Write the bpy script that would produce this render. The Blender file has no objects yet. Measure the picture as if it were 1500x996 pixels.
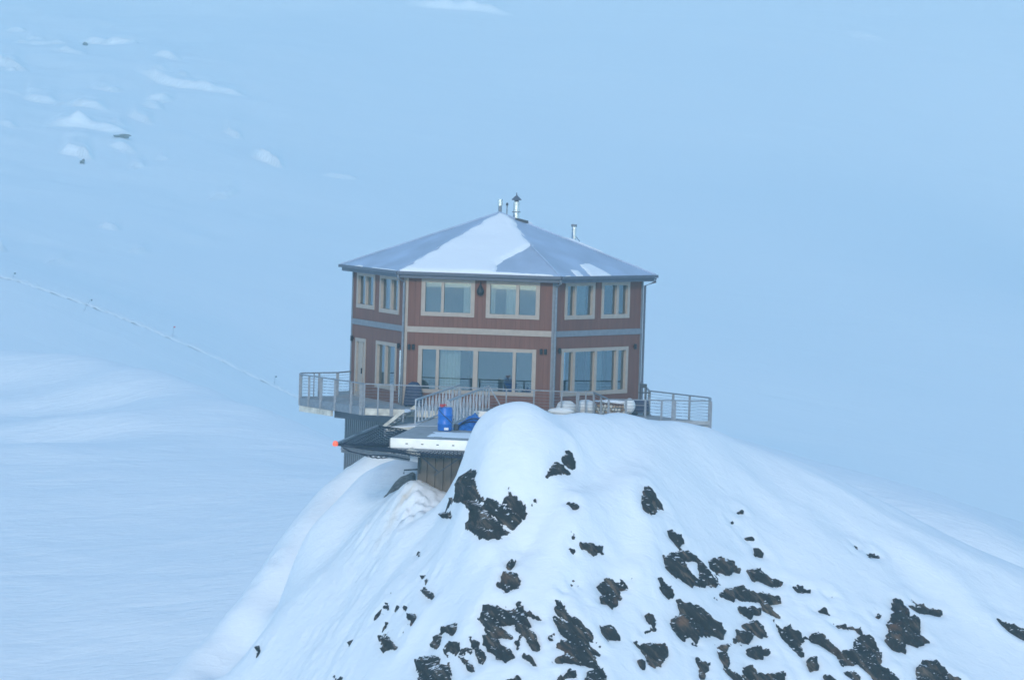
import bpy, math, random
import numpy as np
from mathutils import Vector, Matrix

random.seed(7)
rad = math.radians
C = bpy.context.scene.collection
sc = bpy.context.scene

# ------------------------------------------------------------------ camera, world, sun, exposure
CAM_P = np.array([0.0, -180.0, 11.7])
FPX = 6120.0                      # focal length in pixels of a 1500 px wide frame
YAW, PITCH, ROLL = rad(0.225), rad(-2.893), rad(1.72)
F = np.array([math.sin(YAW) * math.cos(PITCH), math.cos(YAW) * math.cos(PITCH), math.sin(PITCH)])
R0 = np.cross(F, [0, 0, 1.0]); R0 /= np.linalg.norm(R0)
U0 = np.cross(R0, F)
Rv = R0 * math.cos(ROLL) + U0 * math.sin(ROLL)
Uv = np.cross(Rv, F)
cam_d = bpy.data.cameras.new('camera'); cam = bpy.data.objects.new('camera', cam_d); C.objects.link(cam)
cam.matrix_world = Matrix(((Rv[0], Uv[0], -F[0], CAM_P[0]), (Rv[1], Uv[1], -F[1], CAM_P[1]),
                           (Rv[2], Uv[2], -F[2], CAM_P[2]), (0, 0, 0, 1)))
cam_d.sensor_width = 36; cam_d.lens = FPX / 1500 * 36
cam_d.clip_start = 1; cam_d.clip_end = 9000
sc.camera = cam

SUN_EL, SUN_AZ = rad(21), rad(-97)      # azimuth measured from +X
sund = Vector((math.cos(SUN_AZ) * math.cos(SUN_EL), math.sin(SUN_AZ) * math.cos(SUN_EL), math.sin(SUN_EL)))
w = bpy.data.worlds.new('World'); sc.world = w; w.use_nodes = True
nt = w.node_tree; bg = nt.nodes['Background']
sky = nt.nodes.new('ShaderNodeTexSky'); sky.sky_type = 'NISHITA'; sky.sun_disc = False
sky.sun_elevation = SUN_EL; sky.sun_rotation = math.atan2(sund.x, sund.y)
sky.altitude = 1800; sky.air_density = 1.0; sky.dust_density = 0.1; sky.ozone_density = 0.6
nt.links.new(sky.outputs[0], bg.inputs[0]); bg.inputs[1].default_value = 0.15
sl = bpy.data.lights.new('sun', 'SUN'); so = bpy.data.objects.new('sun', sl); C.objects.link(so)
so.rotation_euler = sund.to_track_quat('Z', 'Y').to_euler()
sl.energy = 1.0; sl.angle = rad(8); sl.color = (1.0, 0.88, 0.73)
sc.view_settings.view_transform = 'Standard'; sc.view_settings.look = 'None'
sc.view_settings.gamma = 1; sc.view_settings.exposure = 1.13
sc.view_settings.use_curve_mapping = False
sc.cycles.max_bounces = 6; sc.cycles.volume_bounces = 1; sc.cycles.transparent_max_bounces = 12
sc.cycles.filter_width = 1.6

# ------------------------------------------------------------------ surveying helpers
def ray(px, py):
    d = F + (px - 750) / FPX * Rv - (py - 498) / FPX * Uv
    return d / d[1]                                  # per metre of Y
def at(px, py, Y):                                   # a surveyed point at distance Y
    return CAM_P + ray(px, py) * (Y - CAM_P[1])
def onz(px, py, z):
    d = ray(px, py); return CAM_P + d * ((z - CAM_P[2]) / d[2])
def proj(P):
    P = np.asarray(P, float) - CAM_P; f = P @ F
    return 750 + FPX * (P @ Rv) / f, 498 - FPX * (P @ Uv) / f

# ------------------------------------------------------------------ noise
def _h(ix, iy, s):
    n = (ix.astype(np.int64) * 374761393 + iy.astype(np.int64) * 668265263 + s * 1442695041) & 0xffffffff
    n = ((n ^ (n >> 13)) * 1274126177) & 0xffffffff
    return ((n ^ (n >> 16)) & 0xffffff) / float(0xffffff)
def noise(x, y, s=0):
    ix, iy = np.floor(x), np.floor(y); fx, fy = x - ix, y - iy
    fx = fx * fx * fx * (fx * (fx * 6 - 15) + 10); fy = fy * fy * fy * (fy * (fy * 6 - 15) + 10)
    a, b = _h(ix, iy, s), _h(ix + 1, iy, s); c, d = _h(ix, iy + 1, s), _h(ix + 1, iy + 1, s)
    return ((a * (1 - fx) + b * fx) * (1 - fy) + (c * (1 - fx) + d * fx) * fy) * 2 - 1
def fbm(x, y, o=4, s=0, g=0.5):
    t = 0; a = 1; c, n = math.cos(.7), math.sin(.7)
    for k in range(o):
        t = t + a * noise(x, y, s + k * 17); x, y = (c * x - n * y) * 2.03 + 5.3, (n * x + c * y) * 2.03 + 1.7; a *= g
    return t

class RBF:
    def __init__(s, P, c):
        P = np.array(P, float); s.X = P[:, :2]; s.c = c
        n = len(P); K = s.k(s.X); Q = np.c_[np.ones(n), s.X]
        A = np.block([[K + np.eye(n) * 0.01, Q], [Q.T, np.zeros((3, 3))]])
        s.w = np.linalg.solve(A, np.r_[P[:, 2], 0, 0, 0])
    def k(s, A):
        d = ((A[:, None, :] - s.X[None]) ** 2).sum(-1); return -np.sqrt(d + s.c ** 2)
    def __call__(s, x, y):
        x = np.asarray(x, float); sh = x.shape; A = np.c_[x.ravel(), np.asarray(y, float).ravel()]
        o = np.empty(len(A))
        for i in range(0, len(A), 20000):
            B = A[i:i + 20000]; o[i:i + 20000] = s.k(B) @ s.w[:-3] + s.w[-3] + B @ s.w[-2:]
        return o.reshape(sh)

# ------------------------------------------------------------------ materials
def mat(name, col, rough=0.6, metal=0.0, bump=0.0, bscale=20, var=0.0, vscale=4, spec=0.5, emit=None):
    m = bpy.data.materials.new(name); m.use_nodes = True; t = m.node_tree; p = t.nodes['Principled BSDF']
    p.inputs['Base Color'].default_value = (*col, 1); p.inputs['Roughness'].default_value = rough
    p.inputs['Metallic'].default_value = metal; p.inputs['Specular IOR Level'].default_value = spec
    tc = t.nodes.new('ShaderNodeTexCoord')
    if var:
        n = t.nodes.new('ShaderNodeTexNoise'); n.inputs['Scale'].default_value = vscale; n.inputs['Detail'].default_value = 6
        t.links.new(tc.outputs['Object'], n.inputs['Vector'])
        r = t.nodes.new('ShaderNodeValToRGB'); r.color_ramp.elements[0].position = 0.3; r.color_ramp.elements[1].position = 0.7
        r.color_ramp.elements[0].color = (*[c * (1 - var) for c in col], 1)
        r.color_ramp.elements[1].color = (*[min(1, c * (1 + var)) for c in col], 1)
        t.links.new(n.outputs['Fac'], r.inputs[0]); t.links.new(r.outputs[0], p.inputs['Base Color'])
    if bump:
        n = t.nodes.new('ShaderNodeTexNoise'); n.inputs['Scale'].default_value = bscale; n.inputs['Detail'].default_value = 8
        t.links.new(tc.outputs['Object'], n.inputs['Vector'])
        b = t.nodes.new('ShaderNodeBump'); b.inputs['Strength'].default_value = bump; b.inputs['Distance'].default_value = 0.1
        t.links.new(n.outputs['Fac'], b.inputs['Height']); t.links.new(b.outputs[0], p.inputs['Normal'])
    if emit:
        p.inputs['Emission Color'].default_value = (*emit[0], 1); p.inputs['Emission Strength'].default_value = emit[1]
    return m

def siding_mat():
    m = mat('painted_siding', (.185, .075, .050), .65); t = m.node_tree; p = t.nodes['Principled BSDF']
    uv = t.nodes.new('ShaderNodeUVMap'); uv.uv_map = 'UVMap'
    sx = t.nodes.new('ShaderNodeSeparateXYZ'); t.links.new(uv.outputs[0], sx.inputs[0])
    def M(op, a, b=None):
        n = t.nodes.new('ShaderNodeMath'); n.operation = op
        for i, v in enumerate((a, b)):
            if v is None: continue
            if isinstance(v, (int, float)): n.inputs[i].default_value = v
            else: t.links.new(v, n.inputs[i])
        return n.outputs[0]
    u = M('MULTIPLY', sx.outputs[0], 1 / 0.203)
    fr = M('FRACT', u); g = M('GREATER_THAN', fr, 0.09)
    idx = M('FLOOR', u)
    wn = t.nodes.new('ShaderNodeTexWhiteNoise'); wn.noise_dimensions = '1D'; t.links.new(idx, wn.inputs['W'])
    n = t.nodes.new('ShaderNodeTexNoise'); n.inputs['Scale'].default_value = 1.0; n.inputs['Detail'].default_value = 7
    mp = t.nodes.new('ShaderNodeMapping'); mp.inputs['Scale'].default_value = (6, .7, 1)
    t.links.new(uv.outputs[0], mp.inputs[0]); t.links.new(mp.outputs[0], n.inputs['Vector'])
    v = M('ADD', M('MULTIPLY', wn.outputs[0], .09), M('MULTIPLY', n.outputs['Fac'], .5))
    v = M('ADD', v, .66)
    v = M('MULTIPLY', v, M('ADD', M('MULTIPLY', g, .13), .87))
    mx = t.nodes.new('ShaderNodeVectorMath'); mx.operation = 'SCALE'; mx.inputs[0].default_value = (.185, .075, .050)
    t.links.new(v, mx.inputs['Scale']); t.links.new(mx.outputs[0], p.inputs['Base Color'])
    b = t.nodes.new('ShaderNodeBump'); b.inputs['Distance'].default_value = .02; b.inputs['Strength'].default_value = .8
    t.links.new(g, b.inputs['Height']); t.links.new(b.outputs[0], p.inputs['Normal'])
    return m

def snow_mat(name, layers, stain=False, col=(.86, .88, .90)):
    m = bpy.data.materials.new(name); m.use_nodes = True; t = m.node_tree; p = t.nodes['Principled BSDF']
    p.inputs['Base Color'].default_value = (*col, 1); p.inputs['Roughness'].default_value = .7
    p.inputs['Specular IOR Level'].default_value = .2
    g = t.nodes.new('ShaderNodeNewGeometry'); prev = None
    for (sx, sy, sz, dist, st) in layers:
        mp = t.nodes.new('ShaderNodeMapping'); mp.inputs['Scale'].default_value = (sx, sy, sz)
        mp.inputs['Rotation'].default_value = (0, 0, rad(12))
        t.links.new(g.outputs['Position'], mp.inputs[0])
        n = t.nodes.new('ShaderNodeTexNoise'); n.inputs['Scale'].default_value = 1; n.inputs['Detail'].default_value = 5
        n.inputs['Distortion'].default_value = .6
        t.links.new(mp.outputs[0], n.inputs['Vector'])
        b = t.nodes.new('ShaderNodeBump'); b.inputs['Distance'].default_value = dist; b.inputs['Strength'].default_value = st
        t.links.new(n.outputs['Fac'], b.inputs['Height'])
        if prev: t.links.new(prev.outputs[0], b.inputs['Normal'])
        prev = b
    t.links.new(prev.outputs[0], p.inputs['Normal'])
    if stain:
        a = t.nodes.new('ShaderNodeAttribute'); a.attribute_name = 'stain'
        mx = t.nodes.new('ShaderNodeMix'); mx.data_type = 'RGBA'; mx.inputs[6].default_value = (*col, 1)
        mx.inputs[7].default_value = (.62, .47, .30, 1)
        t.links.new(a.outputs['Fac'], mx.inputs[0]); t.links.new(mx.outputs[2], p.inputs['Base Color'])
    return m

def rock_mat():
    m = bpy.data.materials.new('dark_rock'); m.use_nodes = True; t = m.node_tree; p = t.nodes['Principled BSDF']
    g = t.nodes.new('ShaderNodeNewGeometry'); p.inputs['Roughness'].default_value = .85
    m0 = t.nodes.new('ShaderNodeMapping'); m0.inputs['Rotation'].default_value = (0, rad(-46), 0); t.links.new(g.outputs['Position'], m0.inputs[0])
    mp = t.nodes.new('ShaderNodeMapping'); mp.inputs['Scale'].default_value = (.8, 1.2, 4.2)
    t.links.new(m0.outputs[0], mp.inputs[0])
    n = t.nodes.new('ShaderNodeTexNoise'); n.inputs['Scale'].default_value = 1.2; n.inputs['Detail'].default_value = 8; n.inputs['Roughness'].default_value = .65
    t.links.new(mp.outputs[0], n.inputs['Vector'])
    r = t.nodes.new('ShaderNodeValToRGB'); e = r.color_ramp.elements
    e[0].position = .30; e[0].color = (.010, .011, .012, 1); e[1].position = .72; e[1].color = (.20, .145, .10, 1)
    k = e.new(.52); k.color = (.020, .018, .018, 1)
    t.links.new(n.outputs['Fac'], r.inputs[0])
    n2 = t.nodes.new('ShaderNodeTexNoise'); n2.inputs['Scale'].default_value = 1.1; n2.inputs['Detail'].default_value = 4
    t.links.new(g.outputs['Position'], n2.inputs['Vector'])
    r2 = t.nodes.new('ShaderNodeValToRGB'); r2.color_ramp.elements[0].position = .60; r2.color_ramp.elements[1].position = .74
    t.links.new(n2.outputs['Fac'], r2.inputs[0])
    mx = t.nodes.new('ShaderNodeMix'); mx.data_type = 'RGBA'; mx.inputs[7].default_value = (.21, .10, .045, 1)
    sc_ = t.nodes.new('ShaderNodeMath'); sc_.operation = 'MULTIPLY'; sc_.inputs[1].default_value = .55
    t.links.new(r2.outputs[0], sc_.inputs[0]); t.links.new(sc_.outputs[0], mx.inputs[0]); t.links.new(r.outputs[0], mx.inputs[6])
    # snow caught on the flat ledges
    sn = t.nodes.new('ShaderNodeSeparateXYZ'); t.links.new(g.outputs['True Normal'], sn.inputs[0])
    n3 = t.nodes.new('ShaderNodeTexNoise'); n3.inputs['Scale'].default_value = 4.5; n3.inputs['Detail'].default_value = 6; t.links.new(g.outputs['Position'], n3.inputs['Vector'])
    ad = t.nodes.new('ShaderNodeMath'); ad.operation = 'MULTIPLY_ADD'; ad.inputs[1].default_value = .55; t.links.new(n3.outputs['Fac'], ad.inputs[0]); t.links.new(sn.outputs[2], ad.inputs[2])
    r3 = t.nodes.new('ShaderNodeValToRGB'); r3.color_ramp.elements[0].position = .585; r3.color_ramp.elements[1].position = .61
    dv = t.nodes.new('ShaderNodeMath'); dv.operation = 'MULTIPLY'; dv.inputs[1].default_value = .5; t.links.new(ad.outputs[0], dv.inputs[0]); t.links.new(dv.outputs[0], r3.inputs[0])
    m3 = t.nodes.new('ShaderNodeMix'); m3.data_type = 'RGBA'; m3.inputs[7].default_value = (.8, .82, .85, 1)
    t.links.new(r3.outputs[0], m3.inputs[0]); t.links.new(mx.outputs[2], m3.inputs[6]); t.links.new(m3.outputs[2], p.inputs['Base Color'])
    b = t.nodes.new('ShaderNodeBump'); b.inputs['Distance'].default_value = .12; b.inputs['Strength'].default_value = .9
    t.links.new(n.outputs['Fac'], b.inputs['Height']); t.links.new(b.outputs[0], p.inputs['Normal'])
    return m

def glass_mat(name, tint, refl):
    m = bpy.data.materials.new(name); m.use_nodes = True; t = m.node_tree; t.nodes.remove(t.nodes['Principled BSDF'])
    out = t.nodes['Material Output']; tr = t.nodes.new('ShaderNodeBsdfTransparent'); tr.inputs[0].default_value = (*tint, 1)
    gl = t.nodes.new('ShaderNodeBsdfGlossy'); gl.inputs['Roughness'].default_value = .02; gl.inputs[0].default_value = (.80, .92, 1, 1)
    lw = t.nodes.new('ShaderNodeFresnel'); lw.inputs[0].default_value = 1.5
    ad = t.nodes.new('ShaderNodeMath'); ad.operation = 'ADD'; ad.inputs[1].default_value = refl; ad.use_clamp = True
    t.links.new(lw.outputs[0], ad.inputs[0])
    mx = t.nodes.new('ShaderNodeMixShader'); t.links.new(ad.outputs[0], mx.inputs[0])
    t.links.new(tr.outputs[0], mx.inputs[1]); t.links.new(gl.outputs[0], mx.inputs[2]); t.links.new(mx.outputs[0], out.inputs[0])
    return m

def corrugated(name, col, period):
    m = mat(name, col, .5, 0, var=.12, vscale=1.5); return m

M = dict(
    siding=siding_mat(),
    trim=mat('beige_trim', (.40, .335, .28), .6, var=.08, vscale=6),
    trim_shaded=mat('shaded_trim', (.20, .215, .24), .6, var=.12, vscale=6),  # same trim with the shade of the side faces put into its colour
    roof=mat('roof_metal', (.40, .48, .60), .6, .0, bump=.15, bscale=3, var=.13, vscale=.7),
    fascia=mat('roof_fascia', (.11, .125, .16), .55, var=.1),
    steel=mat('galvanised_steel', (.23, .25, .28), .5, .3, var=.15, vscale=9),
    bright=mat('bright_aluminium', (.88, .88, .86), .38, .75, var=.07, vscale=2.5),
    chrome=mat('polished_flue_steel', (.80, .80, .80), .22, 1.0, var=.1, vscale=5),
    steel_light=mat('new_galvanised_steel', (.42, .46, .50), .5, .3, var=.12, vscale=9),
    darksteel=mat('dark_steel', (.05, .06, .075), .5, .3),
    boards=mat('weathered_deck_boards', (.33, .33, .33), .8, bump=.3, bscale=6, var=.18, vscale=3),
    paleboard=mat('pale_timber_beam', (.58, .54, .46), .7, bump=.2, bscale=8, var=.28, vscale=3.5),
    skirt=mat('corrugated_grey_cladding', (.14, .15, .17), .5, .2, var=.15, vscale=1.3),
    skirt_brown=mat('corrugated_brown_cladding', (.13, .105, .085), .55, .1, var=.2, vscale=1.3),
    wood=mat('interior_wood', (.40, .30, .20), .6, var=.15),
    inwall=mat('interior_wall_paint', (.42, .40, .36), .7, var=.06),
    curtain=mat('pale_curtain', (.62, .58, .48), .9, var=.08, vscale=8),
    glass=glass_mat('window_glass', (.55, .68, .73), .22),
    net=mat('dark_rope_net', (.018, .024, .045), .8),
    blue=mat('blue_barrel_plastic', (.015, .15, .55), .38, var=.1, vscale=3),
    bluehose=mat('blue_tarpaulin', (.02, .14, .46), .45, bump=.5, bscale=9, var=.35, vscale=6),
    red=mat('red_plastic', (.50, .03, .03), .45),
    orange=mat('orange_lens', (.85, .13, .06), .35, emit=((1, .12, .05), .25)),
    white=mat('white_plastic', (.74, .75, .74), .45, var=.05),
    label=mat('white_sticker', (.8, .8, .8), .6),
    log=mat('split_firewood', (.36, .24, .15), .85, bump=.6, bscale=14, var=.35, vscale=7),
    darkblue=mat('dark_blue_cover', (.02, .035, .085), .6, bump=.5, bscale=6, var=.25, vscale=5),
    lamp=mat('dark_lantern_metal', (.03, .03, .035), .5, .4),
    snow=snow_mat('snow', [(1.3, 2.2, 2.2, .10, .45), (5, 7, 7, .03, .35)], stain=True),
    snow_far=snow_mat('far_snow', [(.03, .045, .1, 3.0, .22), (.3, .5, .6, .4, .2)]),
    snow_mid=snow_mat('ridge_snow', [(.12, .2, .2, 1.0, .3), (.7, 1.7, 1.0, .30, .38)]),
    roofsnow=snow_mat('roof_snow', [(2, 2, 2, .05, .4)]),
    rock=rock_mat(),
    pitrock=mat('grey_ground_rock', (.20, .19, .18), .9, bump=.9, bscale=5, var=.4, vscale=5),
    lump=snow_mat('track_snow', [(1, 1, 1, .3, .7)]),
)

# ------------------------------------------------------------------ mesh helpers
def link_mesh(name, verts, faces, m, parent=None, smooth=False, uv=None):
    me = bpy.data.meshes.new(name)
    verts = np.asarray(verts, np.float32).reshape(-1, 3)
    if isinstance(faces, np.ndarray):
        n = len(faces); k = faces.shape[1]
        me.vertices.add(len(verts)); me.vertices.foreach_set('co', verts.ravel())
        me.loops.add(n * k); me.loops.foreach_set('vertex_index', faces.astype(np.int32).ravel())
        me.polygons.add(n); me.polygons.foreach_set('loop_start', (np.arange(n) * k).astype(np.int32))
        me.update(calc_edges=True)
    else:
        me.from_pydata(verts.tolist(), [], faces)
    me.materials.append(m)
    if smooth: me.polygons.foreach_set('use_smooth', np.ones(len(me.polygons), bool))
    if uv is not None:
        l = me.uv_layers.new(name='UVMap'); d = np.array([uv[v] for p in me.polygons for v in p.vertices], np.float32)
        l.data.foreach_set('uv', d.ravel())
    me.validate(); me.update()
    o = bpy.data.objects.new(name, me); C.objects.link(o)
    if parent: o.parent = parent; o.matrix_parent_inverse = parent.matrix_world.inverted()
    return o

class MB:
    def __init__(s): s.v = []; s.f = []
    def add(s, V, Fc):
        b = len(s.v); s.v += [tuple(map(float, p)) for p in V]; s.f += [tuple(i + b for i in f) for f in Fc]; return s
    def obox(s, c, ax, ay, az):                       # centre and three half-axes
        c, ax, ay, az = map(lambda q: np.array(q, float), (c, ax, ay, az)); V = []
        for k in (-1, 1):
            for j in (-1, 1):
                for i in (-1, 1): V.append(c + i * ax + j * ay + k * az)
        return s.add(V, [(0, 2, 3, 1), (4, 5, 7, 6), (0, 1, 5, 4), (2, 6, 7, 3), (0, 4, 6, 2), (1, 3, 7, 5)])
    def bar(s, a, b, w, h, up=(0, 0, 1)):             # rectangular bar, w across, h along up
        a, b, up = map(lambda q: np.array(q, float), (a, b, up)); d = b - a; L = np.linalg.norm(d); d /= L
        x = np.cross(d, up); x /= np.linalg.norm(x); z = np.cross(x, d)
        return s.obox((a + b) / 2, d * L / 2, x * w / 2, z * h / 2)
    def tube(s, pts, r, n=10, caps=True):
        pts = [np.array(p, float) for p in pts]; k = len(pts); rr = r if hasattr(r, '__len__') else [r] * k; V = []
        for i, p in enumerate(pts):
            d = pts[min(i + 1, k - 1)] - pts[max(i - 1, 0)]; d /= np.linalg.norm(d) + 1e-9
            up = np.array([0, 0, 1.0]) if abs(d[2]) < .9 else np.array([1.0, 0, 0])
            x = np.cross(d, up); x /= np.linalg.norm(x); y = np.cross(d, x)
            V += [p + rr[i] * (math.cos(t) * x + math.sin(t) * y) for t in np.linspace(0, 2 * math.pi, n, endpoint=False)]
        Fc = [(i * n + j, i * n + (j + 1) % n, (i + 1) * n + (j + 1) % n, (i + 1) * n + j) for i in range(k - 1) for j in range(n)]
        if caps: Fc += [tuple(range(n))[::-1], tuple((k - 1) * n + j for j in range(n))]
        return s.add(V, Fc)
    def lathe(s, c, prof, n=20):                      # profile of (radius, z)
        return s.tube([np.array(c) + [0, 0, z] for r, z in prof], [r for r, z in prof], n)
    def prism(s, poly, z0, z1):
        n = len(poly); V = [(x, y, z0) for x, y in poly] + [(x, y, z1) for x, y in poly]
        return s.add(V, [tuple(range(n))[::-1], tuple(range(n, 2 * n))] + [(i, (i + 1) % n, n + (i + 1) % n, n + i) for i in range(n)])
    def blob(s, c, r, seed=0, amp=.15, n=14, m=9, fl=0.0):
        c = np.array(c, float); V = []; rs = np.random.RandomState(seed); ph = rs.rand(6) * 6
        for i in range(m + 1):
            t = math.pi * i / m
            for j in range(n):
                p = 2 * math.pi * j / n
                d = np.array([math.sin(t) * math.cos(p), math.sin(t) * math.sin(p), math.cos(t)])
                q = 1 + amp * (math.sin(3 * d[0] + ph[0]) * math.sin(3 * d[1] + ph[1]) + .6 * math.sin(5 * d[2] + 4 * d[0] + ph[2]))
                v = d * q * np.array(r); v[2] = max(v[2], -r[2] * (1 - fl)); V.append(c + v)
        return s.add(V, [(i * n + j, (i + 1) * n + j, (i + 1) * n + (j + 1) % n, i * n + (j + 1) % n) for i in range(m) for j in range(n)])
    def build(s, name, m, parent=None, smooth=False, uv=None, bevel=0):
        o = link_mesh(name, s.v, s.f, m, parent, False, uv)
        if smooth:
            o.data.polygons.foreach_set('use_smooth', np.ones(len(o.data.polygons), bool))
            o.data.set_sharp_from_angle(angle=rad(40))
        if bevel:
            b = o.modifiers.new('bevel', 'BEVEL'); b.width = bevel; b.segments = 2; b.limit_method = 'ANGLE'
        return o

def tag(o, label=None, cat=None, group=None, kind=None):
    if label: o['label'] = label
    if cat: o['category'] = cat
    if group: o['group'] = group
    if kind: o['kind'] = kind
    return o
def empty(name, loc, label, cat, group=None):
    o = bpy.data.objects.new(name, None); C.objects.link(o); o.location = [float(q) for q in loc]
    o.empty_display_size = .3
    bpy.context.view_layer.update()
    return tag(o, label, cat, group)

def grid_mesh(name, xs, ys, Z, m, keep=None, smooth=True):
    ny, nx = Z.shape; X, Y = np.meshgrid(xs, ys); V = np.c_[X.ravel(), Y.ravel(), Z.ravel()]
    i = np.arange(ny - 1)[:, None] * nx + np.arange(nx - 1)[None]
    Fc = np.stack([i, i + 1, i + nx + 1, i + nx], -1).reshape(-1, 4)
    if keep is not None: Fc = Fc[keep.ravel()]
    return link_mesh(name, V, Fc, m, smooth=smooth)
def spaced(segs):                                     # [(start, end, step), ...]
    out = [np.arange(a, b, st) for a, b, st in segs]; return np.concatenate(out + [[segs[-1][1]]])

# ------------------------------------------------------------------ TERRAIN: far glacier
def A(L): return [tuple(at(*q)) for q in L]
TR = [(-200, 385), (0, 436), (60, 452), (130, 478), (190, 500), (253, 525), (330, 556), (402, 587), (460, 613), (520, 640), (620, 682), (800, 750)]
ctl = A([(px, py, 350) for px, py in TR])
ctl += A([(-150, 560, 265), (200, 640, 265), (600, 770, 265), (1000, 820, 265), (1500, 900, 265),
          (1000, 690, 350), (1250, 740, 350), (1600, 830, 350),
          (0, 330, 450), (400, 400, 450), (750, 470, 450), (1100, 520, 450), (1550, 600, 450),
          (0, 210, 600), (400, 230, 600), (750, 290, 600), (1100, 330, 600), (1550, 380, 600),
          (0, 80, 760), (400, 80, 760), (750, 110, 760), (1100, 130, 760), (1550, 160, 760),
          (0, -30, 900), (400, -30, 900), (1100, -30, 900), (1550, -30, 900),
          (0, -200, 1150), (750, -200, 1150), (1550, -200, 1150)])
ctl += [(-800, 1500, 110), (800, 1500, 120), (0, 1700, 170), (-1000, 700, 60), (1000, 700, 50), (-1000, 200, -20), (1000, 200, -40),
        (-1000, -600, -60), (0, -600, -75), (1000, -600, -60), (0, -1000, -60), (0, 100, -50), (0, -150, -62), (-300, 0, -48), (300, 0, -55),
        (-900, -1000, -20), (900, -1000, -30), (0, -300, -70)]
far = RBF(ctl, 30)
# wind-cut steps high on the glacier: (px polyline, width m, height m)
SAST = [([(195, 112), (235, 122), (300, 132), (368, 141)], 5.5, 1.5), ([(118, 58), (160, 62), (200, 66)], 4.5, 1.3),
        ([(30, 70), (70, 68), (110, 64)], 3, .8), ([(225, 86), (250, 89), (268, 91)], 3, 1.0), ([(130, 136), (160, 140), (185, 138)], 3, .9),
        ([(35, 152), (60, 156), (88, 160)], 4.5, 1.5), ([(95, 168), (120, 166), (160, 174)], 4.5, 1.3), ([(60, 198), (90, 196), (140, 200), (200, 200)], 5, 1.7),
        ([(90, 228), (115, 229), (135, 234)], 5, 1.6), ([(210, 155), (235, 157), (262, 152)], 4, 1.3), ([(212, 166), (240, 168)], 3, .9), ([(192, 173), (225, 186)], 3, 1.1),
        ([(-20, 100), (10, 105), (35, 118)], 6, 2.0), ([(370, 215), (390, 220), (416, 228)], 4, 1.8), ([(330, 188), (355, 195)], 2.5, .9),
        ([(145, 320), (165, 322), (180, 321)], 2.6, 1.0), ([(300, 274), (330, 268), (358, 258)], 3, .9), ([(190, 357), (222, 352)], 3, .7),
        ([(60, 382), (110, 378)], 3, .6), ([(-10, 362), (8, 366)], 3, 1.2), ([(590, 4), (640, 10), (700, 12), (760, 24)], 7, 1.6),
        ([(10, 48), (40, 46)], 3, .6), ([(470, 232), (530, 238)], 3, .5), ([(1235, 40), (1300, 52)], 5, .5)]
rs_ = np.random.RandomState(11)
for q_ in range(20):
    px_, py_ = rs_.uniform(-10, 260), rs_.uniform(50, 250); L_ = rs_.uniform(14, 46); k_ = rs_.uniform(-.05, .16)
    SAST.append(([(px_, py_), (px_ + L_ * .5, py_ + L_ * .5 * k_ - 1), (px_ + L_, py_ + L_ * k_)], rs_.uniform(2, 4), rs_.uniform(.35, .8)))
def hitfar(px, py):
    lo, hi = 200.0, 1400.0; ts = np.linspace(lo, hi, 300); P = np.array([at(px, py, t) for t in ts])
    k = np.argmax(far(P[:, 0], P[:, 1]) > P[:, 2]); return P[k]
def seg_d(x, y, poly):
    best = np.full(x.shape, 1e9); tt = np.zeros(x.shape)
    n = len(poly) - 1
    for i in range(n):
        a, b = np.array(poly[i][:2]), np.array(poly[i + 1][:2]); d = b - a; L = (d ** 2).sum() + 1e-9
        t = np.clip(((x - a[0]) * d[0] + (y - a[1]) * d[1]) / L, 0, 1)
        q = np.hypot(x - a[0] - t * d[0], y - a[1] - t * d[1]); u = q < best; best = np.where(u, q, best); tt = np.where(u, (i + t) / n, tt)
    return best, tt
xs = spaced([(-2400, -400, 40), (-400, -130, 6), (-130, 20, .55), (20, 200, 2), (200, 400, 8), (400, 2400, 40)])
ys = spaced([(-1500, 200, 30), (200, 330, 5), (330, 440, 1.5), (440, 1000, 1.1), (1000, 1300, 10), (1300, 2400, 40)])
X, Y = np.meshgrid(xs, ys); Z = far(X, Y)
near_flat = 1 / (1 + np.exp(-(Y - 330) / 30)); Z -= 14 * near_flat * np.exp(-((X - 150) / 70) ** 2) * np.exp(-((Y - 640) / 110) ** 2)
Z += fbm(X / 140, Y / 260, 2, 3) * 4.5 * near_flat
# broad rolling lobes on the left of the far slope
wl = np.exp(-((X + 95) / 60) ** 2) * near_flat
Z += wl * fbm(X / 22, Y / 40, 3, 21) * .9
for pl, wd, hh in SAST:
    P = [hitfar(*q) for q in pl]; cx = np.mean([p[0] for p in P]); cy = np.mean([p[1] for p in P])
    ext = max(abs(P[-1][0] - P[0][0]), 10) + 30
    ix = np.where(abs(xs - cx) < ext)[0]; iy = np.where(abs(ys - cy) < ext + 40)[0]
    sx = slice(ix[0], ix[-1] + 1); sy = slice(iy[0], iy[-1] + 1); x, y = X[sy, sx], Y[sy, sx]
    xr = x + (cx / (cy + 180)) * (cy - y) * .9
    yl = np.interp(xr, [p[0] for p in P], [p[1] for p in P])          # scarp line
    x0, x1 = P[0][0], P[-1][0]; Lx = x1 - x0
    t = (xr - x0) / Lx
    end = np.clip(t / .25, 0, 1) * np.clip((1 - t) / .35, 0, 1); end = end * end * (3 - 2 * end)
    yy = (y - yl + fbm(x / 8, y / 9, 3, int(abs(cx)), .5) * 1.5)
    w2 = wd * .3; prof = np.where(yy < 0, 0, np.where(yy < w2, yy / w2, np.exp(-(yy - w2) / (wd * 3))))
    Z[sy, sx] += hh * 1.5 * prof * end * (0.75 + .3 * noise(x / 3, y / 5, 5))
ob = grid_mesh('glacier', xs, ys, Z, M['snow_far']); tag(ob, kind='structure')
FARG = (xs, ys, Z)
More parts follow.
